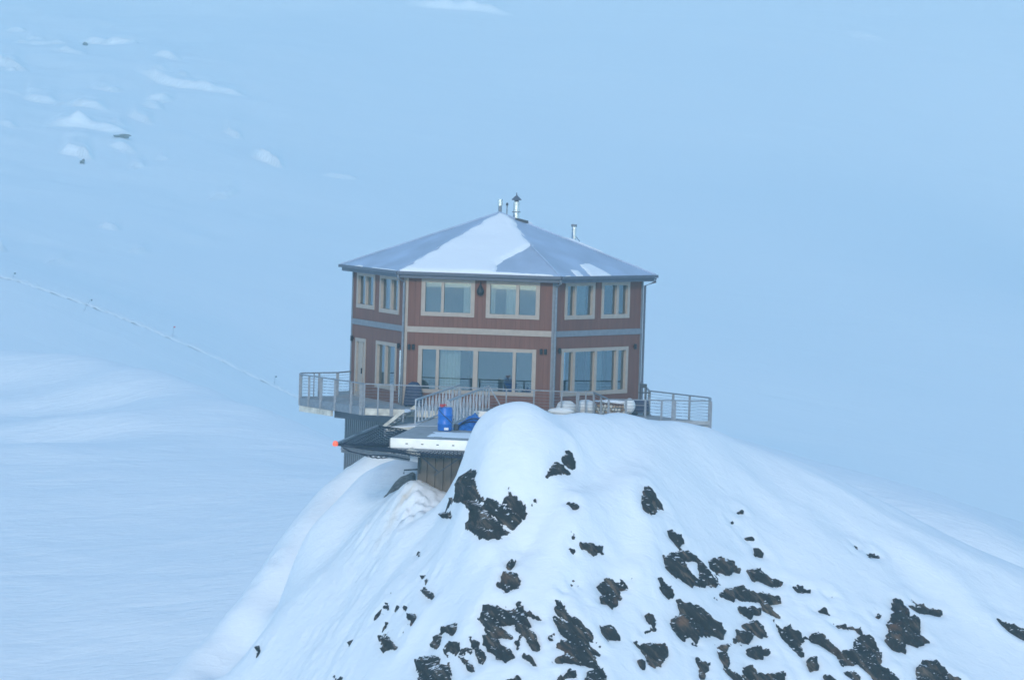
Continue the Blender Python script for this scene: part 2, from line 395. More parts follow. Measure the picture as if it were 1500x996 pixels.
def zfar(x, y):
    a, b, z = FARG
    i = np.clip(np.searchsorted(a, x) - 1, 0, len(a) - 2); j = np.clip(np.searchsorted(b, y) - 1, 0, len(b) - 2)
    return z[j, i]

# ------------------------------------------------------------------ TERRAIN: middle snow ridge
c2 = A([(-250, 498, 165), (0, 514, 160), (100, 523, 152), (200, 540, 142), (300, 565, 132), (400, 604, 120), (480, 645, 108), (560, 690, 95),
        (700, 690, 85), (850, 665, 75), (950, 642, 68), (1043, 636, 60), (1150, 664, 60), (1250, 692, 60), (1400, 735, 60), (1500, 765, 60), (1650, 812, 60)])
crest_w = list(c2)
c2 += [(x, y + 40, z - 11) for x, y, z in crest_w] + [(x, y + 90, z - 34) for x, y, z in crest_w]
c2 += A([(-200, 600, 132), (0, 560, 149), (0, 580, 141), (0, 612, 126), (0, 650, 104), (0, 720, 84), (0, 820, 62), (0, 996, 38), (0, 1200, 20), (-200, 996, 38),
         (100, 560, 142), (100, 580, 134), (100, 610, 124), (100, 640, 108), (200, 570, 131), (200, 590, 125), (200, 620, 113), (200, 700, 86), (200, 820, 60), (200, 996, 36),
         (330, 620, 112), (350, 700, 84), (400, 820, 56), (400, 996, 34), (480, 720, 78), (600, 800, 55), (600, 1000, 30),
         (1043, 720, 34), (1250, 770, 36), (1500, 840, 36), (1100, 1000, 20), (1500, 1000, 30), (1650, 900, 40)])
c2 += [(-120, 0, -36), (0, -60, -45), (120, 0, -42), (60, -60, -48), (-60, -80, -48)]
mid = RBF(c2, 6)
xs2 = spaced([(-200, -75, 4), (-75, 10, .45), (10, 75, .7), (75, 200, 4)]); ys2 = spaced([(-120, 10, 4), (10, 180, .55), (180, 300, 4)])
X, Y = np.meshgrid(xs2, ys2); Z = mid(X, Y)
Z += fbm(X / 9, Y / 14, 3, 31) * .10 + fbm(X / 2.2 + .3 * noise(X / 8, Y / 8, 2), Y / 2.4, 3, 41) * .05
ed = np.minimum(np.minimum((X + 200), (200 - X)) / 60, np.minimum((Y + 120), (300 - Y)) / 60)
Z -= (1 - np.clip(ed, 0, 1)) ** 2 * 60
# wind-packed hollows under the crest on the left
for (px, py, L, wd, dp) in [(60, 592, 26, 4.5, -.9), (60, 640, 16, 4, -.8), (120, 622, 20, 4, .6), (70, 665, 14, 5, .45)]:
    p = at(px, py, 120); ts = np.linspace(20, 170, 200); Q = np.array([at(px, py, t) for t in ts]); k = np.argmax(mid(Q[:, 0], Q[:, 1]) > Q[:, 2]); p = Q[k]
    Z += dp * np.exp(-((X - p[0]) / L * 2.4) ** 2 - ((Y - p[1] + (X - p[0]) * .25) / wd) ** 2)
ob = grid_mesh('snow_ridge', xs2, ys2, Z, M['snow_mid']); tag(ob, kind='structure')

# ------------------------------------------------------------------ TERRAIN: near snow-covered rock with the chalet
def W(px, py, Y, dx=0, dy=0, dz=0):
    p = at(px, py, Y); return (p[0] + dx, p[1] + dy, p[2] + dz)
n_ = []
sil_left = [(500, 692, -5), (480, 712, -6), (440, 764, -8), (400, 824, -10), (350, 887, -12), (290, 948, -14), (240, 998, -16), (180, 1060, -18), (90, 1160, -21)]
for px, py, yy in sil_left:
    n_ += [W(px, py, yy), W(px, py, yy, -1.6, 1.2, -2.2), W(px, py, yy, -4, 3, -8), W(px, py, yy, -12, 8, -20), W(px, py, yy, 1.2, -2.2, -.85)]
crest = [(870, 606, -21.8), (910, 609, -20.8), (950, 615, -19.5), (1000, 620, -17.8), (1042, 628, -16), (1100, 650, -14), (1200, 689, -13), (1300, 738, -13), (1400, 789, -13), (1500, 833, -13), (1600, 880, -13), (1750, 950, -14)]
for px, py, yy in crest: n_ += [W(px, py, yy), W(px, py, yy, 0, 2.5, -.55)]
for px, py, yy in crest[5:]: n_ += [W(px, py, yy, 1, 7, -3.2), W(px, py, yy, 3, 16, -9), W(px, py, yy, 8, 30, -20)]
dome = [(688, 641, -23.3), (698, 627, -23.6), (712, 610, -23.8), (730, 598, -24), (745, 593, -24.1), (765, 591, -24.2), (785, 595.5, -24), (800, 604, -23.6), (815, 608, -23), (840, 607, -22.6)]
n_ += [W(*q) for q in dome]
n_ += [W(q[0], q[1], q[2], 0, 1.6, -.75) for q in dome[1:9]] + [W(q[0], q[1], q[2], 0, 3.2, -2.4) for q in dome[1:9]]
n_ += [W(680, 660, -23.0), W(672, 690, -22.9), W(664, 712, -23.0), W(658, 740, -24), W(655, 775, -25.2)]
n_ += [(-2.2, -20.6, -2.9), (-1.6, -19.8, -2.6)]
# visible faces: columns of (row, Y)
cols = {300: [(996, -17)], 380: [(930, -17), (996, -20)], 440: [(800, -14), (870, -18), (996, -23)], 500: [(735, -12), (800, -17), (880, -21), (996, -26)],
        560: [(700, -14), (740, -17.5), (800, -21), (880, -25), (996, -29)],
        610: [(712, -19.8), (760, -22), (830, -25), (900, -27.8), (996, -31)],
        655: [(850, -27.6), (920, -30), (996, -32.5)],
        700: [(660, -25.0), (700, -26.3), (745, -27.2), (795, -28.4), (870, -30.4), (996, -33.8)],
        765: [(612, -25.2), (665, -26.4), (710, -27.3), (765, -28.3), (800, -28.9), (880, -30.9), (996, -34)],
        830: [(625, -23.9), (650, -25.1), (672, -25.9), (700, -26.9), (760, -28.3), (850, -30.3), (920, -31.9), (996, -34)],
        900: [(640, -22.8), (690, -24.9), (750, -26.6), (840, -28.7), (910, -30.4), (996, -32.8)],
        1000: [(650, -19.7), (700, -22.1), (780, -24.8), (850, -26.8), (920, -28.6), (996, -30.8)],
        1100: [(680, -16.8), (730, -19.5), (800, -22), (860, -24), (930, -26.2), (996, -28.2)],
        1200: [(720, -16), (780, -19.2), (850, -21.7), (920, -24), (996, -26.5)],
        1300: [(765, -15.6), (820, -18.4), (890, -21), (996, -24.8)],
        1400: [(815, -15.6), (870, -18.2), (930, -20.4), (996, -23)],
        1500: [(860, -15.4), (910, -17.5), (996, -21)], 1620: [(920, -16.4), (996, -19.5)]}
for px, L in cols.items():
    n_ += [W(px, r, yy) for r, yy in L]
    r, yy = L[-1]; n_ += [W(px, r, yy, 0, -6, -4.6), W(px, r, yy, 0, -22, -19)]
n_ += [W(517, 681, -3.5), W(532, 669, -5), W(549, 673, -6), (-6.4, 1.0, -3.3), (-3.5, -8, -2.5), (-4.6, -10.5, -2.35), (-1, -10, -2.6), (2, -10, -2.4), (0, -16, -2.7), (-2.5, -17.5, -2.6),
       (2.6, -17, -2.4), (5, -10, -2.0), (8.5, -9, -2.4), (8, -3, -3.0), (0, 0, -3), (0, 8, -5), (-7.6, 3, -6), (-5, 8, -7.5), (8, 6, -6), (0, 18, -14), (12, -2, -5), (18, 6, -14), (-12, 10, -16), (0, 35, -30), (30, 30, -40), (-30, 30, -45), (20, -60, -50), (-30, -60, -52), (60, -20, -40), (-50, -20, -50), (60, 30, -50), (0, -80, -62)]
near = RBF(n_, .9)

ROCKS = [  # outlines traced on the photograph: (origin x, origin y, scale, [points])
 (640, 580, 4.528, [
  [(192, 505), (235, 455), (243, 492), (265, 500), (250, 560), (270, 620), (300, 670), (320, 702), (370, 680), (430, 690), (480, 660), (478, 585), (498, 620), (560, 630), (605, 675), (560, 740), (480, 840), (400, 910), (330, 950), (265, 960), (245, 900), (200, 870), (195, 740), (120, 690), (140, 600)],
  [(45, 780), (58, 745), (83, 702), (105, 740), (103, 785), (70, 770)], [(725, 480), (755, 410), (800, 380), (850, 370), (850, 325), (900, 345), (920, 388), (890, 432), (810, 440), (760, 455)],
  [(140, 490), (138, 460), (165, 450), (170, 380), (188, 420), (172, 495)], [(635, 618), (660, 578), (664, 612)], [(850, 650), (910, 640), (942, 690), (932, 738), (895, 730), (882, 680)],
  [(672, 490), (688, 488), (682, 502)]]),
 (760, 700, 3.365, [
  [(608, 125), (622, 80), (645, 85), (660, 108), (722, 160), (690, 188), (655, 197), (615, 182)], [(258, 290), (318, 310), (350, 288), (390, 300), (438, 332), (370, 342), (322, 325)],
  [(242, 312), (285, 335), (285, 352), (262, 352)], [(250, 460), (290, 442), (265, 490)],
  [(385, 490), (435, 430), (480, 448), (568, 490), (560, 504), (530, 500), (550, 550), (500, 545), (510, 580), (482, 590), (495, 608), (460, 637), (440, 605), (398, 600), (402, 550)],
  [(735, 258), (760, 275), (790, 282), (815, 320), (790, 347), (735, 292)], [(708, 380), (735, 385), (790, 358), (888, 380), (880, 402), (830, 412), (842, 458), (880, 488), (895, 425), (935, 450), (1003, 482), (1000, 515), (915, 528), (850, 530), (780, 490), (720, 450)],
  [(938, 405), (1010, 398), (1112, 445), (1050, 462), (990, 467), (945, 440)], [(1130, 452), (1180, 447), (1250, 500), (1310, 500), (1300, 520), (1255, 532), (1190, 500), (1150, 497)],
  [(694, 520), (740, 550), (758, 590), (735, 600), (706, 572)], [(958, 592), (1030, 535), (1090, 530), (1160, 560), (1282, 578), (1292, 612), (1222, 617), (1290, 688), (1250, 670), (1205, 642), (1200, 602), (1120, 590), (1040, 582)],
  [(1090, 652), (1180, 642), (1192, 658), (1140, 684)], [(742, 712), (795, 680), (778, 612), (800, 620), (870, 640), (940, 700), (1028, 750), (1000, 792), (870, 770), (895, 832), (850, 820), (850, 780), (815, 808), (775, 770)],
  [(163, 680), (180, 598), (233, 598), (235, 650), (290, 700), (350, 760), (432, 870), (380, 890), (400, 935), (345, 935), (270, 905), (178, 908), (240, 850), (178, 835), (235, 790), (200, 765), (178, 710)],
  [(398, 722), (460, 728), (487, 790), (450, 818), (410, 775)], [(560, 798), (620, 820), (710, 813), (732, 860), (710, 910), (685, 943), (640, 910), (615, 865)], [(608, 765), (670, 738), (680, 752), (640, 768)], [(615, 680), (640, 680), (668, 707), (640, 702)],
  [(980, 832), (1060, 800), (1085, 750), (1160, 765), (1145, 800), (1080, 802), (1020, 852)], [(1100, 722), (1180, 698), (1242, 772), (1190, 772), (1150, 742)], [(1118, 862), (1180, 828), (1242, 857), (1160, 877)],
  [(978, 850), (1000, 860), (1036, 912), (1020, 935), (990, 880)], [(1008, 942), (1100, 970), (1125, 920), (1200, 960), (1300, 970), (1330, 1040), (1180, 1060), (1080, 1010)], [(883, 903), (935, 915), (920, 960), (955, 982), (890, 1000)], [(338, 945), (410, 938), (455, 1040), (330, 1040)],
  [(178, 963), (217, 990), (180, 1012)], [(28, 880), (60, 875), (95, 928), (70, 920)], [(148, 770), (172, 770), (168, 800), (150, 800)], [(1108, 290), (1150, 293), (1130, 307)], [(1163, 342), (1225, 382), (1165, 377)], [(1045, 212), (1062, 212), (1055, 228)], [(1055, 152), (1100, 160), (1085, 166)],
  [(8, 620), (30, 650), (120, 700), (70, 690), (20, 660)]]),
 (1100, 700, 3.365, [
  [(203, 530), (240, 540), (298, 555), (285, 568), (230, 562)], [(358, 574), (408, 587), (380, 592)], [(303, 650), (350, 638), (392, 677), (325, 667)], [(118, 708), (150, 738), (190, 722), (200, 755), (275, 782), (245, 865), (190, 822), (150, 780)],
  [(280, 772), (330, 758), (385, 790), (420, 805), (440, 842), (500, 850), (510, 785), (560, 780), (600, 810), (645, 870), (640, 930), (722, 960), (725, 1050), (620, 1050), (590, 965), (530, 915), (450, 925), (420, 870), (340, 820), (290, 805)],
  [(275, 912), (303, 888), (335, 937), (290, 947)], [(383, 708), (440, 725), (518, 745), (430, 742)], [(662, 802), (685, 760), (672, 700), (733, 655), (770, 700), (822, 695), (825, 770), (883, 800), (820, 827), (765, 805), (752, 848), (700, 842)],
  [(693, 642), (710, 603), (755, 608), (745, 642), (715, 655)], [(775, 618), (810, 628), (830, 612), (875, 615), (945, 640), (930, 652), (820, 647)], [(818, 930), (860, 900), (905, 905), (960, 960), (1045, 1000), (1050, 1060), (820, 1060)], [(1222, 708), (1300, 735), (1420, 760), (1420, 830), (1260, 747)],
  [(465, 960), (510, 938), (545, 995), (500, 985)], [(362, 980), (430, 978), (442, 1010), (365, 1015)], [(610, 680), (640, 680), (625, 690)]]),
 (520, 800, 3.947, [
  [(125, 552), (140, 508), (185, 492), (215, 545), (258, 580), (240, 602), (195, 602)], [(290, 412), (358, 430), (330, 470)], [(258, 528), (280, 488), (287, 515)], [(398, 240), (430, 258), (462, 310), (440, 347), (408, 310)], [(188, 258), (210, 265), (200, 290)], [(172, 318), (197, 318), (190, 385), (175, 352)],
  [(875, 90), (932, 50), (910, 110), (895, 130), (880, 122)], [(846, 165), (900, 143), (952, 195), (940, 235), (870, 258), (850, 222)],
  [(745, 350), (790, 338), (830, 328), (900, 358), (960, 338), (1012, 460), (972, 470), (1052, 520), (1072, 602), (1020, 602), (980, 505), (930, 480), (920, 440), (862, 450), (820, 452), (850, 482), (912, 522), (820, 520), (840, 572), (905, 592), (912, 640), (870, 662), (810, 642), (738, 560), (745, 440), (703, 420), (740, 395)],
  [(998, 373), (1040, 390), (1090, 422), (1050, 422)], [(528, 570), (600, 563), (607, 600), (580, 632), (540, 602)], [(525, 480), (582, 458), (575, 500), (550, 522)], [(448, 572), (470, 505), (515, 478), (480, 582)], [(668, 550), (717, 553), (710, 590), (747, 640), (740, 682), (710, 667), (700, 612)],
  [(648, 670), (677, 680), (677, 727), (655, 712)], [(352, 690), (375, 665), (400, 648), (470, 643), (490, 690), (547, 700), (552, 760), (552, 830), (375, 830)], [(513, 612), (537, 620), (547, 692)], [(978, 640), (1010, 628), (1058, 692), (1030, 682)], [(1157, 740), (1212, 760), (1157, 802)], [(880, 770), (940, 760), (940, 800), (885, 800)],
  [(650, 600), (672, 600), (665, 628)], [(655, 515), (680, 505), (672, 528)], [(360, 25), (374, 25), (368, 52)], [(415, 172), (427, 172), (420, 185)], [(405, 205), (416, 210), (408, 232)], [(145, 375), (160, 380), (150, 400)], [(290, 330), (302, 335), (292, 370)], [(265, 300), (290, 290), (270, 312)], [(930, 550), (943, 555), (936, 588)], [(942, 512), (960, 512), (952, 530)]]),
 (0, 0, 1, [[(376, 948), (381, 942), (382, 955), (377, 963)], [(402, 818), (407, 816), (406, 823)], [(484, 1000), (491, 984), (494, 1000)], [(372, 851), (376, 851), (374, 856)], [(446, 937), (450, 937), (448, 942)], [(1270, 802), (1280, 801), (1287, 807), (1274, 810)]]),
]
YS_ = np.linspace(-42, -8, 500)
def hit(px, py):
    d = ray(px, py); P = CAM_P[None] + d[None] * (YS_ + 180)[:, None]; s = near(P[:, 0], P[:, 1]) - P[:, 2]
    k = np.argmax(s > 0)
    if s[k] <= 0: return None
    t = s[k - 1] / (s[k - 1] - s[k]) if k else 0
    return P[k - 1] * (1 - t) + P[k] * t if k else P[0]
polys = []
for ox, oy, s_, L in ROCKS:
    for pl in L:
        q = [hit(ox + u / s_, oy + v / s_) for u, v in pl]; q = [p for p in q if p is not None]
        if len(q) > 2: polys.append(np.array(q))
rk = np.random.RandomState(21)                        # small stones round the larger outcrops
for q_ in range(42):
    b_ = polys[rk.randint(7, len(polys))]; cx_, cy_ = b_[rk.randint(len(b_)), :2] + rk.normal(0, .25, 2); r_ = rk.uniform(.03, .10); an = rk.uniform(0, 3)
    polys.append(np.array([(cx_ + r_ * (1.2 if k_ % 2 else .8) * math.cos(k_ * 1.05 + an) * 1.5, cy_ + r_ * math.sin(k_ * 1.05 + an) * 1.3, 0) for k_ in range(6)]))
def sdf(X, Y, polys, pad=.8):
    out = np.full(X.shape, -9.0); xf, yf = X.ravel(), Y.ravel(); o = out.ravel()
    for P in polys:
        x0, x1, y0, y1 = P[:, 0].min() - pad, P[:, 0].max() + pad, P[:, 1].min() - pad, P[:, 1].max() + pad
        k = np.where((xf > x0) & (xf < x1) & (yf > y0) & (yf < y1))[0]
        if not len(k): continue
        x, y = xf[k], yf[k]; ins = np.zeros(len(k), bool); dd = np.full(len(k), 1e9)
        for i in range(len(P)):
            a, b = P[i - 1, :2], P[i, :2]
            c = ((a[1] > y) != (b[1] > y)) & (x < (b[0] - a[0]) * (y - a[1]) / (b[1] - a[1] + 1e-12) + a[0]); ins ^= c
            d = b - a; t = np.clip(((x - a[0]) * d[0] + (y - a[1]) * d[1]) / ((d ** 2).sum() + 1e-12), 0, 1)
            dd = np.minimum(dd, np.hypot(x - a[0] - t * d[0], y - a[1] - t * d[1]))
        o[k] = np.maximum(o[k], np.where(ins, dd, -dd))
    return o.reshape(X.shape)

DR = [([(945, 632), (865, 676), (800, 712), (765, 765), (722, 802)], .85, -.62), ([(950, 770), (870, 830), (815, 872)], .7, -.38), ([(1030, 622), (965, 655), (940, 720), (945, 800), (935, 890)], .8, .26),
      ([(900, 625), (845, 645), (790, 668), (750, 700)], .6, .26), ([(1130, 668), (1250, 730), (1380, 800), (1500, 850)], .7, .12), ([(1180, 740), (1300, 810), (1420, 930)], 1.1, -.22), ([(1280, 770), (1400, 850), (1470, 940)], .8, .16),
      ([(640, 720), (600, 790), (540, 880), (480, 980)], .8, -.2), ([(670, 800), (640, 870), (600, 960)], .8, .18), ([(1010, 690), (1090, 720), (1180, 790)], .9, -.14)]
DR = [([h for h in (hit(*q) for q in pl) if h is not None], w_, a_) for pl, w_, a_ in DR]
def drifts(X, Y):
    z = 0
    for pl, w_, a_ in DR:
        d, t = seg_d(X, Y, pl); z = z + a_ * np.exp(-(d / w_) ** 2) * np.clip(t * 4 + .15, 0, 1) * np.clip((1 - t) * 4 + .15, 0, 1)
    return z
def snow_detail(X, Y):
    z = fbm(X / 3.2, Y / 3.2, 3, 51) * .06 + fbm(X / .8, Y / .9, 2, 57) * .012
    # churned lumpy snow in front of the helipad wall and down the left gully
    m1 = np.exp(-((X + 3.0) / 1.3) ** 2 - ((Y + 20.6) / 1.0) ** 2)
    z += m1 * (np.abs(fbm(X / .45, Y / .45, 3, 61)) * .35)
    g = np.exp(-(((X + 5.5) + (Y + 22) * -.35) / 2.4) ** 2) * (Y < -15) * (Y > -34) * np.clip((-Y - 15) / 3, 0, 1)
    z += g * (np.abs(fbm(X / .55, Y / .7, 4, 71)) * .13)
    return z
xs3 = spaced([(-90, -16, 2), (-16, -11, .3), (-11, 27, .1), (27, 34, .4), (34, 110, 2)])
ys3 = spaced([(-100, -40, 2), (-40, -36, .3), (-36, -12, .09), (-12, 10, .2), (10, 20, .6), (20, 60, 2)])
X, Y = np.meshgrid(xs3, ys3); Z = near(X, Y); Z = np.maximum(Z, -90)
SD3 = sdf(X, Y, polys)
Z = Z + snow_detail(X, Y) * (np.abs(Y + 18) < 30) + drifts(X, Y)
# snow banks up slightly over the upper edges of the rock and is thinner over it
Z += .06 * np.exp(-((SD3 + .35) / .22) ** 2) - .14 * np.clip((SD3 + .12) / .3, 0, 1)
ob = grid_mesh('snow_mound', xs3, ys3, Z, M['snow']); tag(ob, kind='structure')
st = [hit(*q) for q in [(607, 716), (596, 727), (585, 741), (578, 755), (570, 772), (560, 790)]]
d, t = seg_d(X, Y, st)
sv = np.clip(1 - d / (.14 + .25 * t), 0, 1) * (.9 - .6 * t) * (.6 + .5 * fbm(X * 2.5, Y * 1.2, 3, 91))
p2 = hit(632, 712); sv += .22 * np.exp(-((X - p2[0]) / .7) ** 2 - ((Y - p2[1]) / .7) ** 2) * (.7 + .6 * noise(X * 3, Y * 3, 4))
at_ = ob.data.attributes.new('stain', 'FLOAT', 'POINT'); at_.data.foreach_set('value', np.clip(sv, 0, 1).astype(np.float32).ravel())

# rock breaking through the snow
xs4 = np.arange(-12, 27, .062); ys4 = np.arange(-36.5, -13, .062)
X, Y = np.meshgrid(xs4, ys4); ZN = near(X, Y) + drifts(X, Y)
SD = sdf(X, Y, polys, .9); SD = np.where((SD > 0) & (SD < .1), SD + .02, SD)
gy, gx = np.gradient(ZN, .062, .062); nrm = np.sqrt(gx ** 2 + gy ** 2 + 1); nx, ny_, nz = -gx / nrm, -gy / nrm, 1 / nrm
a1 = (X * .8 + ZN + .25 * Y) ; b1 = (X * .8 - ZN)
strata = fbm(a1 * 3.4, b1 * .7, 5, 101, .65); chunk = fbm(X * 1.1, (ZN + Y * .3) * 1.1, 4, 111, .55)
edge = SD + .03 + fbm(a1 * 4.5, b1 * 1.5, 4, 121, .7) * .06 + fbm(X * 6, ZN * 6, 3, 131, .7) * .05
hgt = -.32 + np.clip((edge + .12) / .20, 0, 1) * .40 + np.clip(SD, 0, .7) * .22 + strata * (.10 + .12 * np.clip(SD * 3, 0, 1)) + chunk * .05
terr = np.floor((hgt + a1 * .5) / .12) * .12 - a1 * .5; hgt = hgt * .55 + terr * .45
hgt = np.where(SD < -.5, -.5, hgt)
V = np.stack([X + nx * hgt, Y + ny_ * hgt, ZN + nz * hgt], -1).reshape(-1, 3)
k = (SD > -.5); kq = k[:-1, :-1] & k[1:, :-1] & k[:-1, 1:] & k[1:, 1:]
ny4, nx4 = X.shape; i = np.arange(ny4 - 1)[:, None] * nx4 + np.arange(nx4 - 1)[None]
Fc = np.stack([i, i + 1, i + nx4 + 1, i + nx4], -1).reshape(-1, 4)[kq.ravel()]
used = np.unique(Fc); re_ = np.zeros(len(V), int); re_[used] = np.arange(len(used))
ob = link_mesh('rock_face', V[used], re_[Fc], M['rock']); tag(ob, kind='structure')

# grey bare ground in the hollow beside the helipad wall
pit = [hit(*q) for q in [(561, 733), (572, 716), (583, 704), (598, 697), (609, 692), (609, 704), (597, 713), (582, 719)]]
pit = np.array([p for p in pit if p is not None])
xs5 = np.arange(-6.5, -2, .07); ys5 = np.arange(-23, -14, .07); X, Y = np.meshgrid(xs5, ys5); SD = sdf(X, Y, [pit], .6)
h5 = near(X, Y) + snow_detail(X, Y) - .12 + np.clip((SD + .12) / .2, 0, 1) * .20 + fbm(X * 3, Y * 3, 3, 8) * .03
k = SD > -.3; ob = grid_mesh('bare_ground', xs5, ys5, h5, M['pitrock'], keep=k[:-1, :-1] & k[1:, 1:]); tag(ob, kind='structure')

# ------------------------------------------------------------------ ski track with marker wands, far boulders
P = [hitfar(px, py) for px, py in TR[1:10]]
V = []; Fc = []; q = []
for a, b in zip(P[:-1], P[1:]):
    for t in np.linspace(0, 1, 14, endpoint=False): q.append(a * (1 - t) + b * t)
q = np.array(q); rs = np.random.RandomState(5)
zt = np.array([zfar(p[0], p[1]) for p in q])
prof = [(-.95, -.3), (-.55, .12), (-.2, .0), (.25, .02), (.6, .16), (1.0, -.3)]
for i_, p in enumerate(q):
    off = .7 * noise(np.array(i_ * .5), np.array(.5), 3)
    for u, hh in prof:
        V.append((p[0] + .3 * u + rs.normal(0, .02), p[1] + u * 1.6 + off, zt[i_] + hh * .5 + .10 + rs.normal(0, .035) * (abs(u) < .9)))
n = len(prof); Fc = [(i_ * n + j, (i_ + 1) * n + j, (i_ + 1) * n + j + 1, i_ * n + j + 1) for i_ in range(len(q) - 1) for j in range(n - 1)]
tag(link_mesh('path', V, Fc, M['snow_far'], smooth=True), kind='structure')
wands = [(18, 437, 10, .25, 'thin trail wand at the far left of the ski track', False), (121, 484, 17, .9, 'trail wand leaning steeply to the right beside the ski track', False),
         (252, 525, 17, .1, 'red-topped trail wand standing beside the ski track', True), (401, 586, 14, .12, 'thin upright trail wand nearest the chalet deck on the ski track', False)]
for px, py, hp, lean, lab, redtop in wands:
    g = hitfar(px, py); g[2] = zfar(g[0], g[1]) ; Hh = hp / (FPX / (g[1] + 180)); g2 = g + np.array([lean * Hh * .7, 0, Hh]); t = empty('marker_pole', g, lab, 'marker pole', 'trail wands along the ski track')
    MB().tube([g - [0, 0, .3], g2], .022, 6).build('cane', M['steel'], t)
    d = g2 - g
    MB().obox(g2 + [.12, 0, -.12], (.10, 0, .0), (0, .01, 0), (0, 0, .09)).build('flag', M['red' if redtop else 'darksteel'], t)
for px, py, sx_, sz_, lab in [(177, 208, 1.6, .22, 'larger dark boulder poking out of the far glacier snow'), (121, 233, .5, .3, 'small dark boulder in the bright snow patch on the far glacier'), (125, 67, .6, .3, 'small dark rock under the highest bright snow step')]:
    g = hitfar(px, py); g[2] = zfar(g[0], g[1]); b = MB().blob(g + [0, -.5, .15], (sx_, .9, sz_ * 1.6), seed=px, amp=.35)
    tag(b.build('boulder', M['pitrock']), lab, 'rock', 'boulders on the far glacier')

# ------------------------------------------------------------------ CHALET
TH = rad(7.3); RH = 6.3
def hexv(Rr, k): a = rad(-90) - TH + rad(30 * (2 * k + 1)) ; return np.array([Rr * math.cos(a), Rr * math.sin(a)])
# k=-2: left vertex, -1: front left corner, 0: front right corner, 1: right vertex, 2,3: rear
def V3(p, z): return np.array([p[0], p[1], z])
chalet = empty('chalet', (0, 0, 0), 'two-storey six-sided dark red chalet with snow-patched pyramid roof on the rock', 'chalet')
WT = 5.36
faces = {'left': (-2, -1), 'front': (-1, 0), 'right': (0, 1), 'rear_a': (1, 2), 'rear_b': (2, 3), 'rear_c': (3, 4)}
def fframe(key):
    i, j = faces[key]; a, b = hexv(RH, i), hexv(RH, j); d = (b - a) / np.linalg.norm(b - a); nrm = np.array([d[1], -d[0]])
    return a, d, nrm
def FP(fr, u, z, o=0.0):
    a, d, n = fr; p = a + d * u + n * o; return np.array([p[0], p[1], z])
# openings: (u0, u1, z0, z1, mullions (u, width), kind)
OP = {'front': [(.72, 2.86, 3.83, 5.27, [(1.56, .12)], 'w'), (3.46, 5.60, 3.83, 5.27, [(4.72, .14)], 'w'),
                (.66, 5.52, .60, 2.46, [(1.42, .13), (3.03, .20), (4.66, .13)], 'w')],
      'right': [(.74, 2.74, 3.84, 5.27, [(1.42, .14)], 'w'), (3.34, 5.27, 3.84, 5.27, [(4.46, .16)], 'w'),
                (.60, 5.28, .62, 2.50, [(1.45, .16), (3.0, .16), (4.55, .16)], 'w')],
      'left': [(.62, 2.66, 3.86, 5.27, [(1.6, .14)], 'w'), (3.36, 5.55, 3.80, 5.27, [(4.6, .16)], 'w'),
               (.62, 1.75, .05, 2.44, [], 'd'), (3.10, 5.40, .58, 2.46, [(4.15, .14)], 'w')],
      'rear_a': [(.6, 2.8, 3.8, 5.3, [(1.7, .12)], 'w'), (3.4, 5.6, 3.8, 5.3, [(4.5, .12)], 'w'), (.6, 5.6, .5, 2.5, [(2.0, .14), (3.6, .14)], 'w')],
      'rear_b': [(.6, 2.8, 3.8, 5.3, [(1.7, .12)], 'w'), (3.4, 5.6, 3.8, 5.3, [(4.5, .12)], 'w'), (.6, 5.6, .5, 2.5, [(2.0, .14), (3.6, .14)], 'w')],
      'rear_c': [(.6, 2.8, 3.8, 5.3, [(1.7, .12)], 'w'), (3.4, 5.6, 3.8, 5.3, [(4.5, .12)], 'w'), (.6, 2.6, .5, 2.5, [(1.6, .12)], 'w')]}
